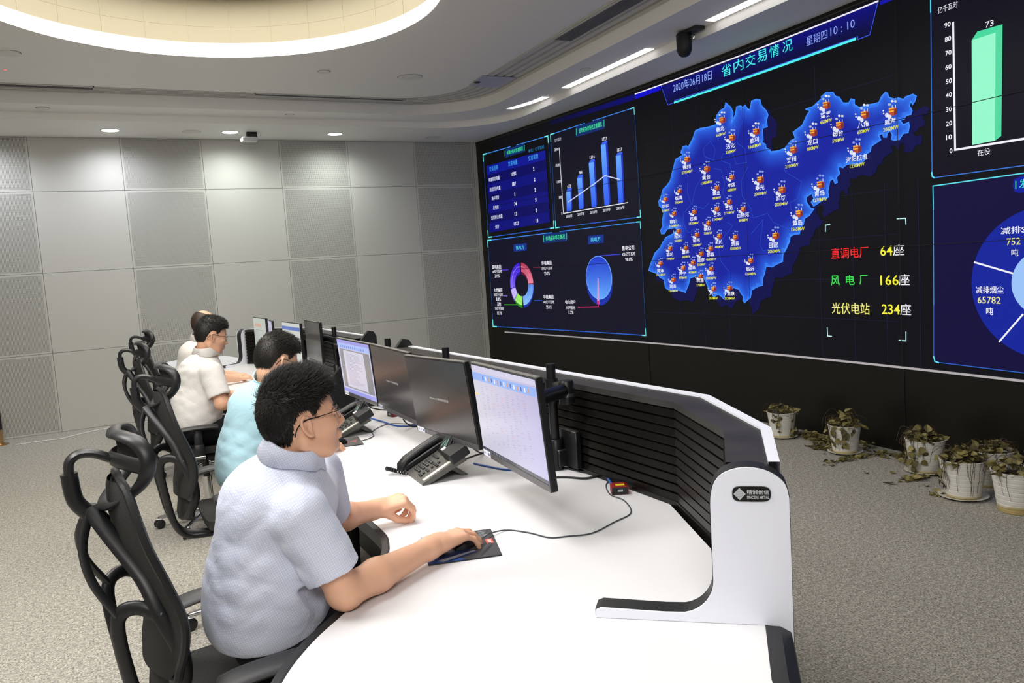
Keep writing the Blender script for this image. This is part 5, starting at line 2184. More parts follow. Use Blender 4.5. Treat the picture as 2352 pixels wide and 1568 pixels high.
def cloth_mat(name, color, check=None, lean=0.0):
    if name in MATS:
        return MATS[name]
    m = mat(name, color, .75, spec=.2)
    nt = m.node_tree
    b = nt.nodes['Principled BSDF']
    b.inputs['Sheen Weight'].default_value = .15
    tc = nt.nodes.new('ShaderNodeTexCoord')
    n = nt.nodes.new('ShaderNodeTexNoise')
    n.inputs['Scale'].default_value = 9
    n.inputs['Detail'].default_value = 4
    n.inputs['Distortion'].default_value = 1.2
    nt.links.new(tc.outputs['Object'], n.inputs['Vector'])
    bp = nt.nodes.new('ShaderNodeBump')
    bp.inputs['Distance'].default_value = .012
    bp.inputs['Strength'].default_value = .55
    nt.links.new(n.outputs['Fac'], bp.inputs['Height'])
    nt.links.new(bp.outputs[0], b.inputs['Normal'])
    if check:
        mp = nt.nodes.new('ShaderNodeMapping')
        mp.inputs['Rotation'].default_value = (0, lean, 0)
        nt.links.new(tc.outputs['Object'], mp.inputs[0])
        s = nt.nodes.new('ShaderNodeSeparateXYZ')
        nt.links.new(mp.outputs[0], s.inputs[0])
        outs = []
        for ax in (0, 1, 2):
            d = nt.nodes.new('ShaderNodeMath')
            d.operation = 'MULTIPLY'
            d.inputs[1].default_value = 1 / .0056
            nt.links.new(s.outputs[ax], d.inputs[0])
            f = nt.nodes.new('ShaderNodeMath')
            f.operation = 'FRACT'
            nt.links.new(d.outputs[0], f.inputs[0])
            l = nt.nodes.new('ShaderNodeMath')
            l.operation = 'LESS_THAN'
            l.inputs[1].default_value = .2
            nt.links.new(f.outputs[0], l.inputs[0])
            outs.append(l)
        # no lines where the cloth lies along their planes
        ge = nt.nodes.new('ShaderNodeVectorTransform')
        ge.vector_type, ge.convert_from, ge.convert_to = 'NORMAL', 'WORLD', 'OBJECT'
        gn = nt.nodes.new('ShaderNodeNewGeometry')
        nt.links.new(gn.outputs['Normal'], ge.inputs[0])
        mq = nt.nodes.new('ShaderNodeMapping')
        mq.inputs['Rotation'].default_value = (0, lean, 0)
        nt.links.new(ge.outputs[0], mq.inputs[0])
        sn = nt.nodes.new('ShaderNodeSeparateXYZ')
        nt.links.new(mq.outputs[0], sn.inputs[0])
        for ax in (0, 1, 2):
            ab = nt.nodes.new('ShaderNodeMath')
            ab.operation = 'ABSOLUTE'
            nt.links.new(sn.outputs[ax], ab.inputs[0])
            lt = nt.nodes.new('ShaderNodeMath')
            lt.operation = 'LESS_THAN'
            lt.inputs[1].default_value = .86 if ax != 1 else .70
            nt.links.new(ab.outputs[0], lt.inputs[0])
            ml = nt.nodes.new('ShaderNodeMath')
            ml.operation = 'MULTIPLY'
            nt.links.new(outs[ax].outputs[0], ml.inputs[0])
            nt.links.new(lt.outputs[0], ml.inputs[1])
            outs[ax] = ml
        mx = nt.nodes.new('ShaderNodeMath')
        mx.operation = 'MAXIMUM'
        nt.links.new(outs[0].outputs[0], mx.inputs[0])
        nt.links.new(outs[2].outputs[0], mx.inputs[1])
        m3 = nt.nodes.new('ShaderNodeMath')
        m3.operation = 'MAXIMUM'
        nt.links.new(mx.outputs[0], m3.inputs[0])
        nt.links.new(outs[1].outputs[0], m3.inputs[1])
        mx = m3
        r = nt.nodes.new('ShaderNodeMixRGB')
        r.inputs[1].default_value = (*lin(color), 1)
        r.inputs[2].default_value = (*lin(check), 1)
        nt.links.new(mx.outputs[0], r.inputs[0])
        nt.links.new(r.outputs[0], b.inputs['Base Color'])
    return m


def hand(S, wrist, f, n, left, curl, spread=(8, 2, -3, -9), thumb=(.72, .62, -.35), tcurl=(12, 20), scale=1.0, tip=None):
    """palm, four bent fingers of different lengths and a thumb from the side of the palm"""
    f = Vector(f).normalized()
    n = Vector(n)
    n = (n - f * n.dot(f)).normalized()
    s = n.cross(f) * (-1 if left else 1)
    w = Vector(wrist)
    g = scale
    V = lambda a, b, c: w + (f * a + s * b + n * c) * g
    kn = [(.086, .029, .002), (.091, .010, .005), (.087, -.010, .003), (.079, -.028, -.003)]
    S.cap(V(-.03, 0, 0), V(.02, 0, 0), .0255 * g, .026 * g, .02)
    for (a, b, c), wb in zip(kn, (.016, .005, -.006, -.016)):
        S.cap(V(.012, wb, 0), V(a, b, c - .004), .0155 * g, .0118 * g, .012)
    S.cap(V(.02, -.012, -.008), V(.06, -.02, -.008), .014 * g, .012 * g, .012)
    seg = [(.043, .026, .021, .0092), (.047, .030, .022, .0094), (.044, .028, .021, .009), (.034, .021, .019, .0078)]
    ends = []
    for i in range(4):
        p = V(*kn[i]) - n * .003 * g
        a = radians(spread[i])
        d0 = (f * cos(a) + s * sin(a)).normalized()
        ax = n.cross(d0).normalized()
        ang = 0
        c = curl[i]
        r = seg[i][3] * g
        for j in range(3):
            ang += radians(c[j])
            d = (d0 * cos(ang) - n * sin(ang)).normalized()
            q = p + d * seg[i][j] * g
            r2 = r * (.93 if j < 2 else .80)
            S.cap(p, q, r * (1.03 if j else 1.1), r2, .0035 if j else .006)
            if j < 2:
                S.ell(q - d * .002, (r2 * 1.05,) * 3, .003)
            p, r = q, r2
        ends.append((p, d, n, r))
    p = V(.020, .020, -.008)
    d = (f * thumb[0] + s * thumb[1] + n * thumb[2]).normalized()
    q = p + d * .046 * g
    S.cap(p, q, .0165 * g, .0115 * g, .012)
    for L, r1, r2, cu in ((.033, .0112, .0102, tcurl[0]), (.027, .0104, .0080, tcurl[1])):
        p = q
        ax = (-s * .9 + f * .3)
        d = (d + (f * .8 - s * .9) * sin(radians(cu))).normalized()
        q = p + d * L * g
        S.cap(p, q, r1 * g, r2 * g, .004)
    return ends


def head_solid(sc=1.0, big=1.0):
    """local: x forward, z up, origin between the ears"""
    S = Solid()
    S.ell((-.006, 0, .038), (.087, .075, .090), .03)
    S.ell((-.030, 0, .010), (.062, .068, .070), .03)
    S.ell((.030, 0, .020), (.064, .064, .078), .03)
    S.ell((.034, 0, -.040), (.056, .058, .066), .03)
    S.ell((.030, 0, -.078), (.050, .050, .034), .025)
    S.ell((.066, 0, -.096), (.022, .026, .019), .018)
    for s in (-1, 1):
        S.cap((-.015, s * .052, -.055), (.045, s * .036, -.092), .022, .018, .02)
        S.ell((.062, s * .040, -.022), (.026, .024, .022), .018)
        S.cap((.086, s * .012, .018), (.074, s * .046, .022), .0085, .008, .012)
        S.ell((.088, s * .032, .000), (.016, .020, .012), .010, sub=True)
        S.ell((.074, s * .032, -.001), (.0125, .0135, .0115), .003)
        S.cap((.086, s * .019, -.0015), (.0845, s * .046, -.002), .0032, .003, .003)
        S.cap((.088, s * .020, .006), (.085, s * .046, .004), .0042, .004, .004)
        S.ell((.097, s * .0115, -.040), (.010, .0085, .0075), .006)
    S.cap((.089, 0, .010), (.108, 0, -.030), .0075, .0095, .010)
    S.ell((.110, 0, -.036), (.0105, .0105, .009), .007)
    S.ell((.088, 0, -.060), (.012, .022, .010), .010)
    S.cap((.095, -.014, -.0635), (.095, .014, -.0635), .0055, .0055, .004)
    S.cap((.093, -.012, -.0735), (.093, .012, -.0735), .0062, .0062, .004)
    S.cap((.103, -.02, -.0685), (.103, .02, -.0685), .0016, .0016, .002, sub=True)
    for s in (-1, 1):
        R = Matrix.Rotation(s * radians(-20), 3, 'Z') @ Matrix.Rotation(radians(-12), 3, 'Y')
        o = Vector((-.006, s * .077, -.006))
        Q = lambda a, b, c: o + R @ Vector((a * .92, s * b * .92, c * .92))
        S.ell(tuple(Q(0, .001, .001)), (.0155, .0042, .029), .005, R=R)
        rim = [(.012, .002, -.004), (.015, .004, .010), (.011, .006, .024), (.001, .007, .031), (-.010, .007, .027), (-.016, .007, .014), (-.0155, .006, -.002), (-.010, .005, -.016), (-.003, .004, -.027), (.005, .003, -.030), (.008, .002, -.022)]
        for a, b in zip(rim[:-1], rim[1:]):
            S.cap(tuple(Q(*a)), tuple(Q(*b)), .0038 if a[2] > -.02 else .0052, .0038 if b[2] > -.02 else .0052, .0025)
        S.ell(tuple(Q(.003, .008, -.006)), (.008, .006, .011), .004, R=R, sub=True)
        S.cap(tuple(Q(-.006, .004, .012)), tuple(Q(-.008, .004, -.008)), .0032, .003, .003)
        S.cap(tuple(Q(.012, .004, -.006)), tuple(Q(.010, .004, -.012)), .0034, .003, .003)
    return S


def hair_solid(back=-.075, front=.062):
    S = Solid()
    S.ell((-.007, 0, .045), (.0935, .0790, .0915), .02)
    S.ell((-.033, 0, .012), (.0670, .0708, .0765), .03)
    S.ell((.030, 0, .052), (.066, .068, .064), .03)
    S.ell((.04, 0, .075), (.05, .055, .04), .03)
    xs_, zs_ = [-.2, -.075, -.056, -.045, -.036, -.016, .010, .020, .030, .044, .062, .085, .2], [back, back, back + .008, -.04, .008, .036, .034, .004, .016, .046, front - .006, front, front + .01]
    S.fn(lambda P: (P[:, 2] - np.interp(P[:, 0], xs_, zs_)) * .8, .004)
    return S, xs_, zs_


def strands(S, n, seed, comb=(.35, 0, .4), ln=(.016, .030), xs_=None, zs_=None, wd=.0011):
    """short tapering hairs standing on the hair cap"""
    rnd = np.random.RandomState(seed)
    V, F = S.poly(.007)
    A, B, C = V[F[:, 0]], V[F[:, 1]], V[F[:, 2]]
    nrm = np.cross(B - A, V[F[:, 3]] - A)
    ar = np.linalg.norm(nrm, axis=1)
    cen = V[F].mean(1)
    nrm = nrm / np.maximum(ar, 1e-12)[:, None]
    if (nrm * (cen - np.array([-.01, 0, .03]))).sum() < 0:
        nrm = -nrm
    ok = (cen[:, 2] > np.interp(cen[:, 0], xs_, zs_) + .004)
    idx = rnd.choice(len(F), n, p=ar * ok / (ar * ok).sum())
    w = rnd.dirichlet((1, 1, 1, 1), n)
    P = (V[F[idx]] * w[:, :, None]).sum(1)
    N = nrm[idx]
    top = np.clip((P[:, 2] - .03) / .08, 0, 1)[:, None]
    cb = np.array(comb) * np.array([1, 1, 1])
    down = np.array([-.15, 0, -1.0])
    T = N * (.16 + .42 * top) + cb * (.15 + .95 * top) + down * (1 - top) * 1.1 + rnd.normal(0, .15, (n, 3))
    T /= np.linalg.norm(T, axis=1)[:, None]
    L = rnd.uniform(ln[0], ln[1], n)[:, None] * (.4 + .7 * top)
    up = np.cross(T, N)
    up /= np.maximum(np.linalg.norm(up, axis=1), 1e-6)[:, None]
    vs, fs = [], []
    o = len(V)
    base = P - N * .004
    mid = P + T * L * .55
    tip = P + T * L + N * -.15 * L + cb * .12 * L
    for a in range(n):
        k = len(vs)
        u = up[a] * wd
        q = N[a] * wd * .8
        vs += [base[a] - u * 1.3, base[a] + u * 1.3, base[a] + q, mid[a] - u, mid[a] + u, mid[a] + q, tip[a]]
        fs += [(k, k + 1, k + 4, k + 3), (k + 1, k + 2, k + 5, k + 4), (k + 2, k, k + 3, k + 5), (k + 3, k + 4, k + 6), (k + 4, k + 5, k + 6), (k + 5, k + 3, k + 6)]
    return vs, fs


def folds(seed, amp=.0045):
    r = np.random.RandomState(seed)
    W = [(r.normal(0, 1, 3) * np.array([9, 8, 9]), r.uniform(0, 6.3)) for _ in range(5)]
    D = [(np.array([52.0, 16, 70]), 1.0), (np.array([-40.0, 22, 88]), .8), (np.array([85.0, -20, 30]), .55)]

    def f(P):
        w = sum(np.sin(P @ k + p) for k, p in W)
        d = 0
        for k, a in D:
            d = d + a * (np.abs(np.sin(P @ k * .5 + w * .8)) * 2 - 1.2)
        m = np.clip((w + 1.6) / 3.2, .05, 1)
        return -amp * .5 * d * m
    return f


def person(label, loc, rz, J, head, hairc, shirt, fine, seed, glasses=True, bald=False, sk=None, lean=0.0, trousers=None, hair_n=1500, arms=True, lift=0.0, handkw=None):
    """J: joints in the sitter's frame (x ahead, y to his left, floor at 0)"""
    sk = sk or skin
    t = thing('person', label, 'person', loc, rz, 'seated men at the consoles')

    def L(p):
        """lean the upper body forward about the hips"""
        z = p[2] + lift * min(1, max(0, (p[2] - .7) / .5))
        return (p[0] + lean * max(0, (p[2] - .7)) / .5, p[1], z)
    hp = head
    HM = Matrix.Translation(L(hp['c'])) @ Matrix.Rotation(hp['yaw'], 4, 'Z') @ Matrix.Rotation(hp['pitch'], 4, 'Y') @ Matrix.Rotation(hp.get('roll', 0), 4, 'X') @ Matrix.Scale(hp.get('s', 1), 4)
    Hs = head_solid()
    HI = np.array(HM.inverted())

    def head_field(P):
        return Hs.ev(P @ HI[:3, :3].T + HI[:3, 3])
    # the body: head, neck, shoulders, arms and hands in one surface
    S = Solid()
    hc = np.array(L(hp['c']))
    S.ell(hc, (.15, .15, .17), .01)
    S.p = []
    S.p.append(('e', hc, np.array((.15, .13, .16)), None, None, .02, False))
    first = S.p.pop()
    nb = np.array(L(J['neck']))
    hn = np.array((HM @ Vector((-.026, 0, -.055)))[:])
    S.cap(hn, nb, .052, .058, .02)
    S.cap(nb, nb - np.array((.015, 0, .08)), .06, .09, .03)
    ends = {}
    for sd in ('R', 'L'):
        a, b, c = [np.array(L(J[k + sd])) if k == 'sh' else np.array(J[k + sd]) for k in ('sh', 'el', 'wr')]
        S.cap(nb - np.array((0, 0, .05)), a, .05, .046, .03)
        S.cap(a, a * .45 + b * .55, .050, .046, .02)
        S.cap(a * .45 + b * .55, b, .046, .041, .02)
        S.ell(b, (.041, .041, .040), .02)
        m_ = b * .68 + c * .32
        S.cap(b, m_, .041, .043, .015)
        S.cap(m_, c, .043, .0275, .02)
        S.ell(c * .9 + b * .1, (.029, .029, .024), .02)
        hk = dict(handkw[sd])
        ends[sd] = hand(S, c, hk.pop('f'), hk.pop('n'), sd == 'L', hk.pop('curl'), **hk)
    S.fn(lambda P: np.where(((P - hc) ** 2).sum(1) < .05, head_field(P), np.sqrt(((P - hc) ** 2).sum(1)) - .1), .012, sub=False)
    S.p.insert(0, ('e', hc, np.array((.02, .02, .02)), None, None, .001, False))
    S.p.insert(0, ('e', hc + np.array((0, 0, .13)), np.array((.002,) * 3), None, None, .001, False))
    S.p.insert(0, ('e', hc + np.array((.12, 0, 0)), np.array((.002,) * 3), None, None, .001, False))
    body = S.build('body', fine, sk, t, smooth=1 if fine < .004 else 2)
    if fine < .004:
        m = MB()
        for sd in ends:
            for p, d, n_, r in ends[sd]:
                R = Matrix((d, n_.cross(d), n_)).transposed()
                nn = (n_ - d * n_.dot(d)).normalized()
                R = Matrix((d, nn.cross(d), nn)).transposed()
                m.box(tuple(p + nn * (r * .86)), (.0125, .0105, .0025), R, bev=.0011)
        m.build('fingernails', mat('nail', 'e6b79a', .3), body)
    # eyes and brows
    m = MB()
    for s in (-1, 1):
        c = HM @ Vector((.0755, s * .032, -.001))
        m.ball(tuple(c), .0122, 10)
    m.build('eyes', mat('eye_white', 'e8e2da', .25), body)
    m = MB()
    for s in (-1, 1):
        c = HM @ Vector((.0843, s * .0335, -.0005))
        m.ball(tuple(c), .0052, 8)
    m.build('irises', mat('iris', '1c120c', .2), body)
    hm = hair_mat('hair_' + hairc, hairc)
    m = MB()
    for s in (-1, 1):
        m.tube([tuple(HM @ Vector(q)) for q in ((.0935, s * .014, .018), (.0935, s * .028, .0225), (.085, s * .046, .0205))], [.0022, .0032, .0016], 6)
    m.build('eyebrows', hm, body)
    # hair
    hs, xs_, zs_ = hair_solid(**({'front': .10} if bald else {}))
    if bald:
        hs.ell((.02, 0, .125), (.075, .062, .07), .012, sub=True)
    st = strands(hs, hair_n, seed, comb=hp.get('comb', (.5, 0, .35)), ln=hp.get('ln', (.016, .03)), xs_=xs_, zs_=zs_, wd=hp.get('wd', .0011))
    V, F = hs.poly(.004 if fine < .004 else .006)
    mb_ = MB()
    mb_.add([tuple(p) for p in V], [tuple(q) for q in F.tolist()])
    if not bald:
        mb_.add(*st)
    mb_.v = [tuple(HM @ Vector(p)) for p in mb_.v]
    mb_.build('hair', hm, t, angle=180, recalc=False)
    # glasses
    if glasses:
        m = MB()
        for s in (-1, 1):
            m.tube([tuple(HM @ Vector((.1015 - abs(s * .033 + .023 * cos(a)) * .10, s * .033 + .0235 * cos(a), -.002 + .0185 * sin(a)))) for a in [2 * pi * k / 24 for k in range(24)]], .0009, 5, True)
        m.tube([tuple(HM @ Vector(q)) for q in ((.103, -.011, .004), (.107, 0, .007), (.103, .011, .004))], .0011, 5)
        gl = m.build('glasses', mat('glasses_metal', '9a9aa6', .25, .9), t)
        for s in (-1, 1):
            m = MB()
            m.tube([tuple(HM @ Vector(q)) for q in smoothpath([(.097, s * .056, .006), (.088, s * .068, .008), (.03, s * .078, .010), (-.005, s * .083, .012), (-.03, s * .084, .0), (-.042, s * .082, -.022)], 4)], [.0011] * 8 + [.0018] * 13, 6)
            m.build('temple', mat('temple_black', '17171a', .35), gl)
        m = MB()
        for s in (-1, 1):
            c = [(.1010 - abs(s * .033 + .022 * r * cos(a)) * .10, s * .033 + .0225 * r * cos(a), -.002 + .0175 * r * sin(a)) for r in (.02, 1) for a in [2 * pi * k / 20 for k in range(20)]]
            m.add([tuple(HM @ Vector(q)) for q in c], [(k, (k + 1) % 20, 20 + (k + 1) % 20, 20 + k) for k in range(20)])
        m.build('lenses', mat('lens_glass', 'e8eef4', .03, alpha=.22, spec=.8), gl)
    # shirt
    S = Solid()
    gx = J.get('gx', 1)
    S.ell((-.02 + .155 * (1 - gx), 0, .715), (.155 * gx, .188 * gx, .125), .05)
    S.ell((-.005 + .16 * (1 - gx), 0, .81), (.160 * gx, .182 * gx, .16), .06)
    S.ell(L((.027, -.005, .955)), (.147, .165, .17), .06)
    S.ell(L((.012, -.01, 1.025)), (.10, .145, .078), .05)
    a, b = np.array(L(J['shR'])), np.array(L(J['shL']))
    S.cap(a * .86 + b * .14 + np.array((-.005, 0, -.012)), b * .86 + a * .14 + np.array((-.005, 0, -.016)), .070, .070, .05)
    S.cap(nb - np.array((.012, 0, .045)), nb - np.array((.02, 0, .09)), .075, .1, .05)
    cuffs = []
    for sd in ('R', 'L'):
        a, b = np.array(L(J['sh' + sd])), np.array(J['el' + sd])
        k = J.get('cuff' + sd, .66)
        c = a + (b - a) * k
        d = (c - a) / np.linalg.norm(c - a)
        S.cap(a, c + d * .03, .073, .071, .014)
        cuffs.append((c, d))
    S.post = folds(seed, .0034)
    sl = []
    for (c, d) in cuffs:
        def cut(P, c=c, d=d):
            v = P - c
            ax = v @ d
            rad = np.sqrt(np.maximum((v ** 2).sum(1) - ax ** 2, 0))
            return np.maximum(-ax, rad - .1)
        S.fn(cut, .004)
        S.cap(c - d * .05, c + d * .08, .056, .061, .004, sub=True)
    S.plane((0, 0, .672), (.12, 0, -1), .008)
    S.cap(nb - np.array((.01, 0, .03)), hn, .061, .06, .01, sub=True)
    sh = S.build('shirt', {.003: .0055, .005: .006}.get(fine, .008), shirt, t, smooth=3)
    # collar
    m = MB()
    axis = Vector((hn - nb)).normalized()
    fx = Vector((1, 0, 0))
    fx = (fx - axis * fx.dot(axis)).normalized()
    fy = axis.cross(fx)
    C = Vector(nb) + axis * .040
    rows = [[], [], [], []]
    for k in range(33):
        th = -pi + 2 * pi * k / 32
        th = th * .985 + (0)
        a = th
        front = max(0.0, 1 - abs(abs(a) - 0) / .75)
        dirv = fx * cos(a) + fy * sin(a)
        R0 = .0635 - .003 * cos(a)
        drop = .056 + J.get('flap', .02) * front
        out = .012 + .016 * front
        rows[0].append(C + dirv * (R0) - axis * .01)
        rows[1].append(C + dirv * (R0 + .001) + axis * .026)
        rows[2].append(C + dirv * (R0 + .006) + axis * .027)
        rows[3].append(C + dirv * (R0 + out + .012) + axis * (.024 - drop))
    for ri, lim in ((0, -.006), (1, .003), (2, .006), (3, .0035)):
        Pn = np.array([tuple(p) for p in rows[ri]])
        for _ in range(12):
            d = S.ev(Pn)
            gr = np.stack([(S.ev(Pn + e_) - d) / .002 for e_ in np.eye(3) * .002], 1)
            gr /= np.maximum(np.linalg.norm(gr, axis=1), .3)[:, None]
            Pn = Pn + gr * np.clip(lim - d, 0, .01)[:, None]
        rows[ri] = [Vector(p) for p in Pn]
    # open at the front: run from just right of the throat round the back to just left of it
    idx = [k for k in range(18, 33)] + [k for k in range(1, 15)]
    rr = []
    for r in rows:
        rr.append([tuple(r[k]) for k in idx])
    m.grid(rr)
    co = m.build('collar', shirt, sh, angle=60)
    sm = co.modifiers.new('thick', 'SOLIDIFY')
    sm.thickness = .0022
    # trousers and shoes
    S = Solid()
    S.ell((.015, 0, .645), (.135, .172, .085), .04)
    for s in (-1, 1):
        S.cap((.0, s * .09, .635), (.40, s * .115, .585), .092, .068, .04)
        S.cap((.40, s * .115, .575), (.40, s * .12, .13), .066, .05, .03)
    S.post = folds(seed + 9, .003)
    S.build('trousers', .01, trousers or mat('trousers_black', '15161b', .8, spec=.2), t)
    for s in (-1, 1):
        m = MB()
        rows = [[(x, s * .12 + hw * cos(pi * k / 8), .002 + hh * sin(pi * k / 8) ** .8) for k in range(9)] for x, hw, hh in ((.31, .025, .04), (.325, .036, .075), (.37, .04, .095), (.42, .042, .08), (.48, .046, .05), (.54, .043, .038), (.575, .025, .025))]
        m.grid(rows)
        m.add([r[0] for r in rows] + [r[-1] for r in rows[::-1]], [tuple(range(14))])
        m.build('shoe', mat('shoe_leather', '121214', .35), t, angle=80)
    return t


HAND_DOWN = dict(f=(1, .1, -.02), n=(0, 0, 1), curl=((22, 28, 18), (24, 30, 18), (26, 32, 20), (28, 34, 20)))
J1 = dict(flap=.062, neck=(.078, -.025, 1.115), shR=(.055, -.185, 1.005), elR=(.140, -.212, .797), wrR=(.455, -.045, .799), shL=(.185, .16, 1.02), elL=(.232, .262, .84), wrL=(.412, .365, .812), cuffR=.74, cuffL=.84)
hk1 = dict(R=dict(f=(.93, .40, .05), n=(-.12, .1, 1), curl=((17, 24, 16), (20, 26, 18), (24, 30, 18), (30, 34, 20)), spread=(7, 0, -4, -10), thumb=(.75, .6, -.32), tcurl=(8, 12), scale=1.1),
           L=dict(f=(.93, -.16, .24), n=(.1, -.30, 1), curl=((62, 46, 18), (68, 52, 22), (72, 58, 26), (76, 62, 28)), spread=(4, 1, -1, -3), thumb=(.62, .22, -.76), tcurl=(22, 22), scale=1.05))
person('front man in a blue checked short-sleeved shirt and glasses, holding a mouse', (.34, 2.13, 0), 0, J1, dict(c=(.103, -.045, 1.215), yaw=radians(4), pitch=radians(-9), s=.98, comb=(.75, 0, .38), ln=(.018, .036), wd=.0006),
       '17130f', cloth_mat('checked_shirt', 'e0e3ee', 'c4cde8', radians(20)), .003, 11, hair_n=12000, handkw=hk1)
J2 = dict(neck=(.075, -.01, 1.11), shR=(.07, -.185, 1.015), elR=(.12, -.26, .83), wrR=(.33, -.14, .795), shL=(.08, .18, 1.015), elL=(.13, .25, .83), wrL=(.34, .14, .795), cuffR=.8, cuffL=.8)
hk2 = dict(R=dict(HAND_DOWN, f=(1, .25, -.02)), L=dict(HAND_DOWN, f=(1, -.25, -.02)))
J3 = dict(J2, gx=.9, elR=(.15, -.22, .83), wrR=(.30, -.08, .795), elL=(.06, .25, .83), wrL=(.26, .12, .795))
person('man in a light blue shirt and glasses, second from the camera, head bent', (.557, 3.80, 0), 0, J3, dict(c=(.075, -.025, 1.208), yaw=radians(20), pitch=radians(20), comb=(.75, 0, .25), ln=(.014, .028), wd=.0008),
       '1d1812', cloth_mat('light_blue_shirt', 'b4dbe6'), .005, 23, lean=.085, hair_n=6000, handkw=hk2)
person('man in a white short-sleeved shirt and glasses, third from the camera', (.535, 5.57, 0), 0, J2, dict(c=(.10, -.02, 1.228), yaw=radians(8), pitch=radians(13), comb=(.6, 0, .25), ln=(.010, .020), wd=.0010),
       '1a1612', cloth_mat('white_shirt', 'ebe7e2'), .006, 37, lean=.02, lift=.02, hair_n=4500, handkw=hk2)
person('balding man in a white shirt, half hidden at the far console', (.67, 7.08, 0), 0, J2, dict(c=(.10, -.02, 1.228), yaw=radians(8), pitch=radians(8), comb=(.4, 0, .25)),
       '3a2d22', MATS['white_shirt'], .007, 41, lean=.02, lift=.02, bald=True, sk=skin2, glasses=False, hair_n=10, handkw=hk2)
# ================================================================ dried pot plants along the display wall
def pot_mat(name, k):
    m = mat(name, 'dcdad2', .42, spec=.4)
    nt = m.node_tree
    b = nt.nodes['Principled BSDF']
    tc = nt.nodes.new('ShaderNodeTexCoord')
    s = nt.nodes.new('ShaderNodeSeparateXYZ')
    n = nt.nodes.new('ShaderNodeTexNoise')
    n.inputs['Scale'].default_value = 7
    nt.links.new(tc.outputs['Object'], n.inputs[0])
    nt.links.new(tc.outputs['Object'], s.inputs[0])
    a = nt.nodes.new('ShaderNodeMath')
    a.operation = 'MULTIPLY_ADD'
    a.inputs[1].default_value = k
    nt.links.new(n.outputs['Fac'], a.inputs[0])
    nt.links.new(s.outputs[2], a.inputs[2])
    r = nt.nodes.new('ShaderNodeValToRGB')
    r.color_ramp.elements[0].position, r.color_ramp.elements[0].color = .0, (*lin('b3a06a'), 1)
    r.color_ramp.elements[1].position, r.color_ramp.elements[1].color = .02, (*lin('dcdad2'), 1)
    nt.links.new(a.outputs[0], r.inputs[0])
    nt.links.new(r.outputs[0], b.inputs['Base Color'])
    return m


def leaf(mb, p, ax, nrm, L, rnd):
    """one curled dry leaf: ax along the midrib, nrm up"""
    ax = Vector(ax).normalized()
    nrm = Vector(nrm)
    nrm = (nrm - ax * nrm.dot(ax))
    if nrm.length < 1e-4:
        nrm = ax.orthogonal()
    nrm.normalize()
    sd = ax.cross(nrm)
    cu, fo = rnd.uniform(-.5, .9), rnd.uniform(.1, .75)
    rows = []
    for u, wd in ((0, .04), (.08, .30), (.3, .40), (.6, .28), (.85, .10), (1, .01)):
        c = Vector(p) + ax * (L * u * (1 - .25 * abs(cu) * u)) - nrm * (L * cu * u * u * .5)
        rows.append([tuple(c - sd * wd * L + nrm * fo * wd * L), tuple(c), tuple(c + sd * wd * L + nrm * fo * wd * L)])
    mb.grid(rows)


LEAFM = [mat('dry_leaf', '6f6638', .7, vary=(30, .35)), mat('dry_leaf_pale', '8d8350', .7, vary=(30, .3)), mat('dry_leaf_dark', '4a4526', .7, vary=(30, .3)), mat('dry_stem', '4d3a22', .7)]
POTM = pot_mat('pot_white', -.012)
POTS = pot_mat('pot_stained', -.055)


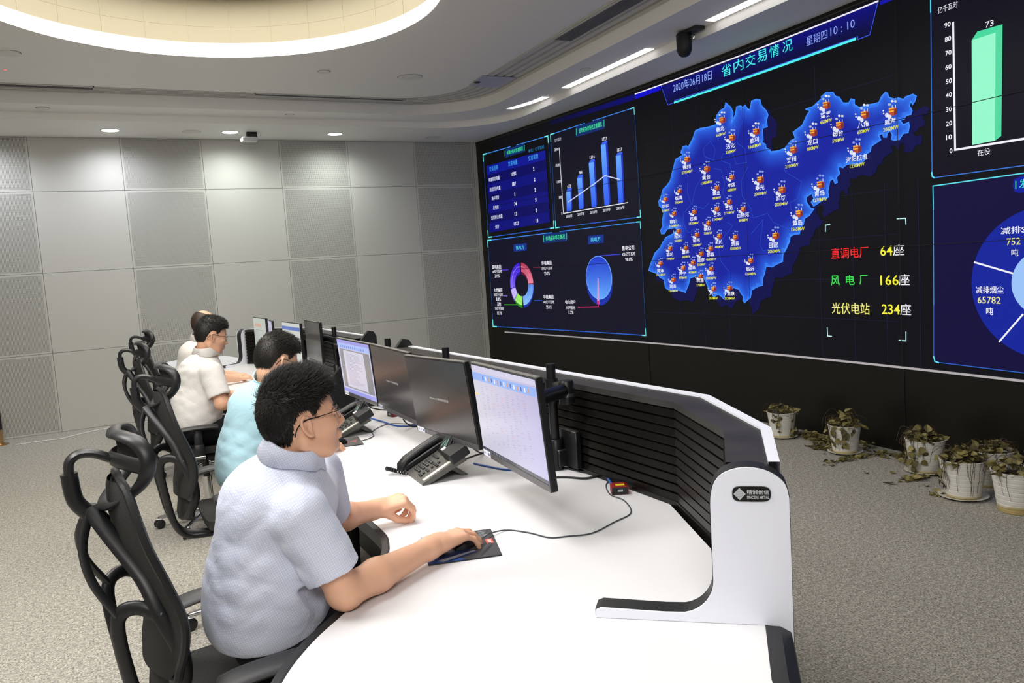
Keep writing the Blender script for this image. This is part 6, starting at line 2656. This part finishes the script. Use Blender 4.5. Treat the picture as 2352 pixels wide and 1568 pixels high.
def potted(label, px, sc, seed, nl, trail, saucer, slabel, mound=.05, strings=0, spill=(1, 0)):
    q = onz(*px, 0)
    rnd = random.Random(seed)
    z0 = .014 if saucer else .0
    H, RT, RB = .215 * sc, .122 * sc, .090 * sc
    if saucer:
        m = MB()
        m.lathe([(.001, .001), (.085 * sc, .0), (.128 * sc, .016), (.131 * sc, .018), (.126 * sc, .020), (.098 * sc, .009), (.001, .0085)], n=36)
        o = m.build('plant_saucer', mat('saucer_white', 'cfcdc0', .45), angle=50)
        o.location = (q.x, q.y, 0)
        tag(o, slabel, 'saucer', 'saucers under the pots')
        z0 = .0100
    t = thing('potted_plant', label, 'potted plant', (q.x, q.y, z0), rnd.uniform(0, 6), 'dried plants in white pots')
    rz = t.rotation_euler.z
    m = MB()
    prof = [(.001, 0), (RB - .004, 0), (RB, .004)]
    n = 9
    for k in range(n):
        a, b = k / n, (k + 1) / n
        r = lambda u: RB + (RT - RB) * u
        prof += [(r(a + .12 / n), H * (a + .12 / n)), (r(b - .12 / n), H * (b - .12 / n)), (r(b) - .0022, H * (b - .03 / n))]
    prof += [(RT + .003, H - .004), (RT + .004, H), (RT - .003, H + .002), (RT - .006, H - .004), (RT - .012, H - .035), (.001, H - .035)]
    m.lathe(prof, n=40)
    m.build('pot', POTS if not saucer and seed == 6 else POTM, t, angle=25)
    m = MB()
    m.lathe([(.001, H - .026), (RT * .5, H - .022), (RT - .0095, H - .032)], n=24, cap=False)
    m.build('soil', mat('soil', '2a2118', .95), t)
    f = MB()
    w = Matrix.Rotation(-rz, 3, 'Z')
    for i in range(nl):
        a, r = rnd.uniform(0, 2 * pi), RT * sqrt(rnd.random()) * 1.02
        f.cur = rnd.choice((0, 0, 1, 1, 2))
        hz = H + mound * sc * (1 - (r / RT) ** 2) * rnd.uniform(.2, 1.5) - .012
        th = rnd.uniform(0, 2 * pi)
        leaf(f, (r * cos(a), r * sin(a), hz), (cos(th), sin(th), rnd.uniform(-.6, .7)), (rnd.gauss(0, .5), rnd.gauss(0, .5), 1), rnd.uniform(.036, .07) * sc, rnd)
    f.cur = 3
    for i in range(14):
        a = rnd.uniform(0, 2 * pi)
        b = rnd.uniform(0, 2 * pi)
        R1 = RT * rnd.uniform(.4, 1.35)
        f.tube(smoothpath([(.02 * cos(b), .02 * sin(b), H - .03), (R1 * .5 * cos(a), R1 * .5 * sin(a), H + mound * rnd.uniform(.6, 1.6)), (R1 * cos(a), R1 * sin(a), H + rnd.uniform(-.01, .07)), (R1 * 1.12 * cos(a + .2), R1 * 1.12 * sin(a + .2), H + rnd.uniform(-.05, .05))], 4), .0014, 4)
    base = atan2(spill[1], spill[0]) - rz
    for i in range(trail + strings):
        a = base + rnd.gauss(0, .75) if i < trail else atan2(-q.y, -q.x) - rz + rnd.uniform(-.9, .9)
        ln = rnd.uniform(.06, .2) * sc
        r1 = RT + .008
        P = [((RT - .03) * cos(a), (RT - .03) * sin(a), H + .005), (r1 * cos(a), r1 * sin(a), H + .01)]
        for k in range(1, 5):
            u = k / 4
            rr = RT - (RT - RB) * (ln * u / H) + .009
            a += rnd.gauss(0, .05)
            P.append((rr * cos(a), rr * sin(a), H - ln * u))
        f.cur = 3
        f.tube(smoothpath(P, 3), .0012, 4)
        if i < trail:
            for k in range(rnd.choice((1, 2, 3))):
                c = P[rnd.randrange(2, len(P))]
                f.cur = rnd.choice((0, 1, 2))
                leaf(f, (c[0] * 1.03, c[1] * 1.03, c[2]), (rnd.gauss(0, .5), rnd.gauss(0, .5), -1), (cos(a), sin(a), .2), rnd.uniform(.036, .06) * sc, rnd)
    f.build('dried_leaves', LEAFM, t, smooth=False, recalc=False)
    return t


tow = (-.78, -.62)
potted('dried plant in a white pot, farthest of the row along the dark wall', (1797, 1003), .96, 1, 60, 9, True, 'white saucer under the farthest pot', .05, 0, tow)
potted('dried plant in a white pot, second from the far end, leaves heaped around it', (1941, 1039), .97, 2, 95, 12, True, 'white saucer ringed with fallen leaves under the second pot', .085, 0, (-.9, .1))
potted('dried plant in a white pot, third from the far end with bushy stems', (2126, 1083), 1.02, 3, 85, 14, True, 'white saucer under the third pot, leaves beneath its front edge', .06, 0, (-.8, .3))
potted('dried plant with bare hanging stems in a ribbed white pot on a wide saucer', (2213, 1141), 1.06, 4, 80, 3, True, 'wide white saucer holding brown water', .06, 14, (0, 1))
potted('dried plant in a white pot standing behind the one in the wide saucer', (2278, 1112), 1.05, 5, 70, 6, False, '', .05, 4, (.3, -.9))
potted('dried plant in a stained white pot cut off by the right edge', (2338, 1172), 1.10, 6, 60, 3, False, '', .07, 6, (.2, -.9))
q = onz(2212, 1141, 0)
# heaps of fallen leaves, beyond counting
rnd = random.Random(77)
f = MB()


def scatter(px, n, sx, sy, hz=.03, ang=0):
    c = onz(*px, 0)
    for i in range(n):
        x, y = rnd.gauss(0, sx), rnd.gauss(0, sy)
        p = c + Vector((x * cos(ang) - y * sin(ang), x * sin(ang) + y * cos(ang), 0))
        p.z = .004 + hz * rnd.random() * math.exp(-(x / sx) ** 2 * .5 - (y / sy) ** 2 * .5)
        f.cur = rnd.choice((0, 0, 1, 1, 2))
        th = rnd.uniform(0, 6.3)
        leaf(f, p, (cos(th), sin(th), rnd.uniform(-.1, .35)), (rnd.gauss(0, .4), rnd.gauss(0, .4), 1), rnd.uniform(.036, .065), rnd)


scatter((1862, 1007), 130, .04, .19, .06)
scatter((1898, 1030), 80, .05, .07, .08)
scatter((1950, 1056), 36, .13, .02, .01, -.2)
scatter((2045, 1045), 26, .05, .10, .012)
scatter((1995, 1025), 14, .04, .08, .02)
scatter((2112, 1100), 28, .10, .02, .012, -.25)
scatter((2082, 1060), 18, .03, .05, .06)
scatter((2150, 1138), 9, .04, .02, .01)
tag(f.build('fallen_leaves', LEAFM, smooth=False, recalc=False), 'curled olive brown leaves fallen in heaps around the white pots', 'leaves', kind='stuff')
for i, (px, lab) in enumerate((((1993, 1087), 'single dry leaf on the open carpet, left of the third pot'), ((2053, 1087), 'single dry leaf on the carpet beside the third saucer'),
                               ((2131, 1117), 'single dry leaf on the carpet left of the wide saucer'))):
    f = MB()
    leaf(f, (-.022, 0, .004), (1, .25, .05), (0, 0, 1), .045, random.Random(i))
    o = f.build('dry_leaf', LEAFM[1], smooth=False, recalc=False)
    p = onz(*px, 0)
    o.location = p
    tag(o, lab, 'leaf', 'single fallen leaves')
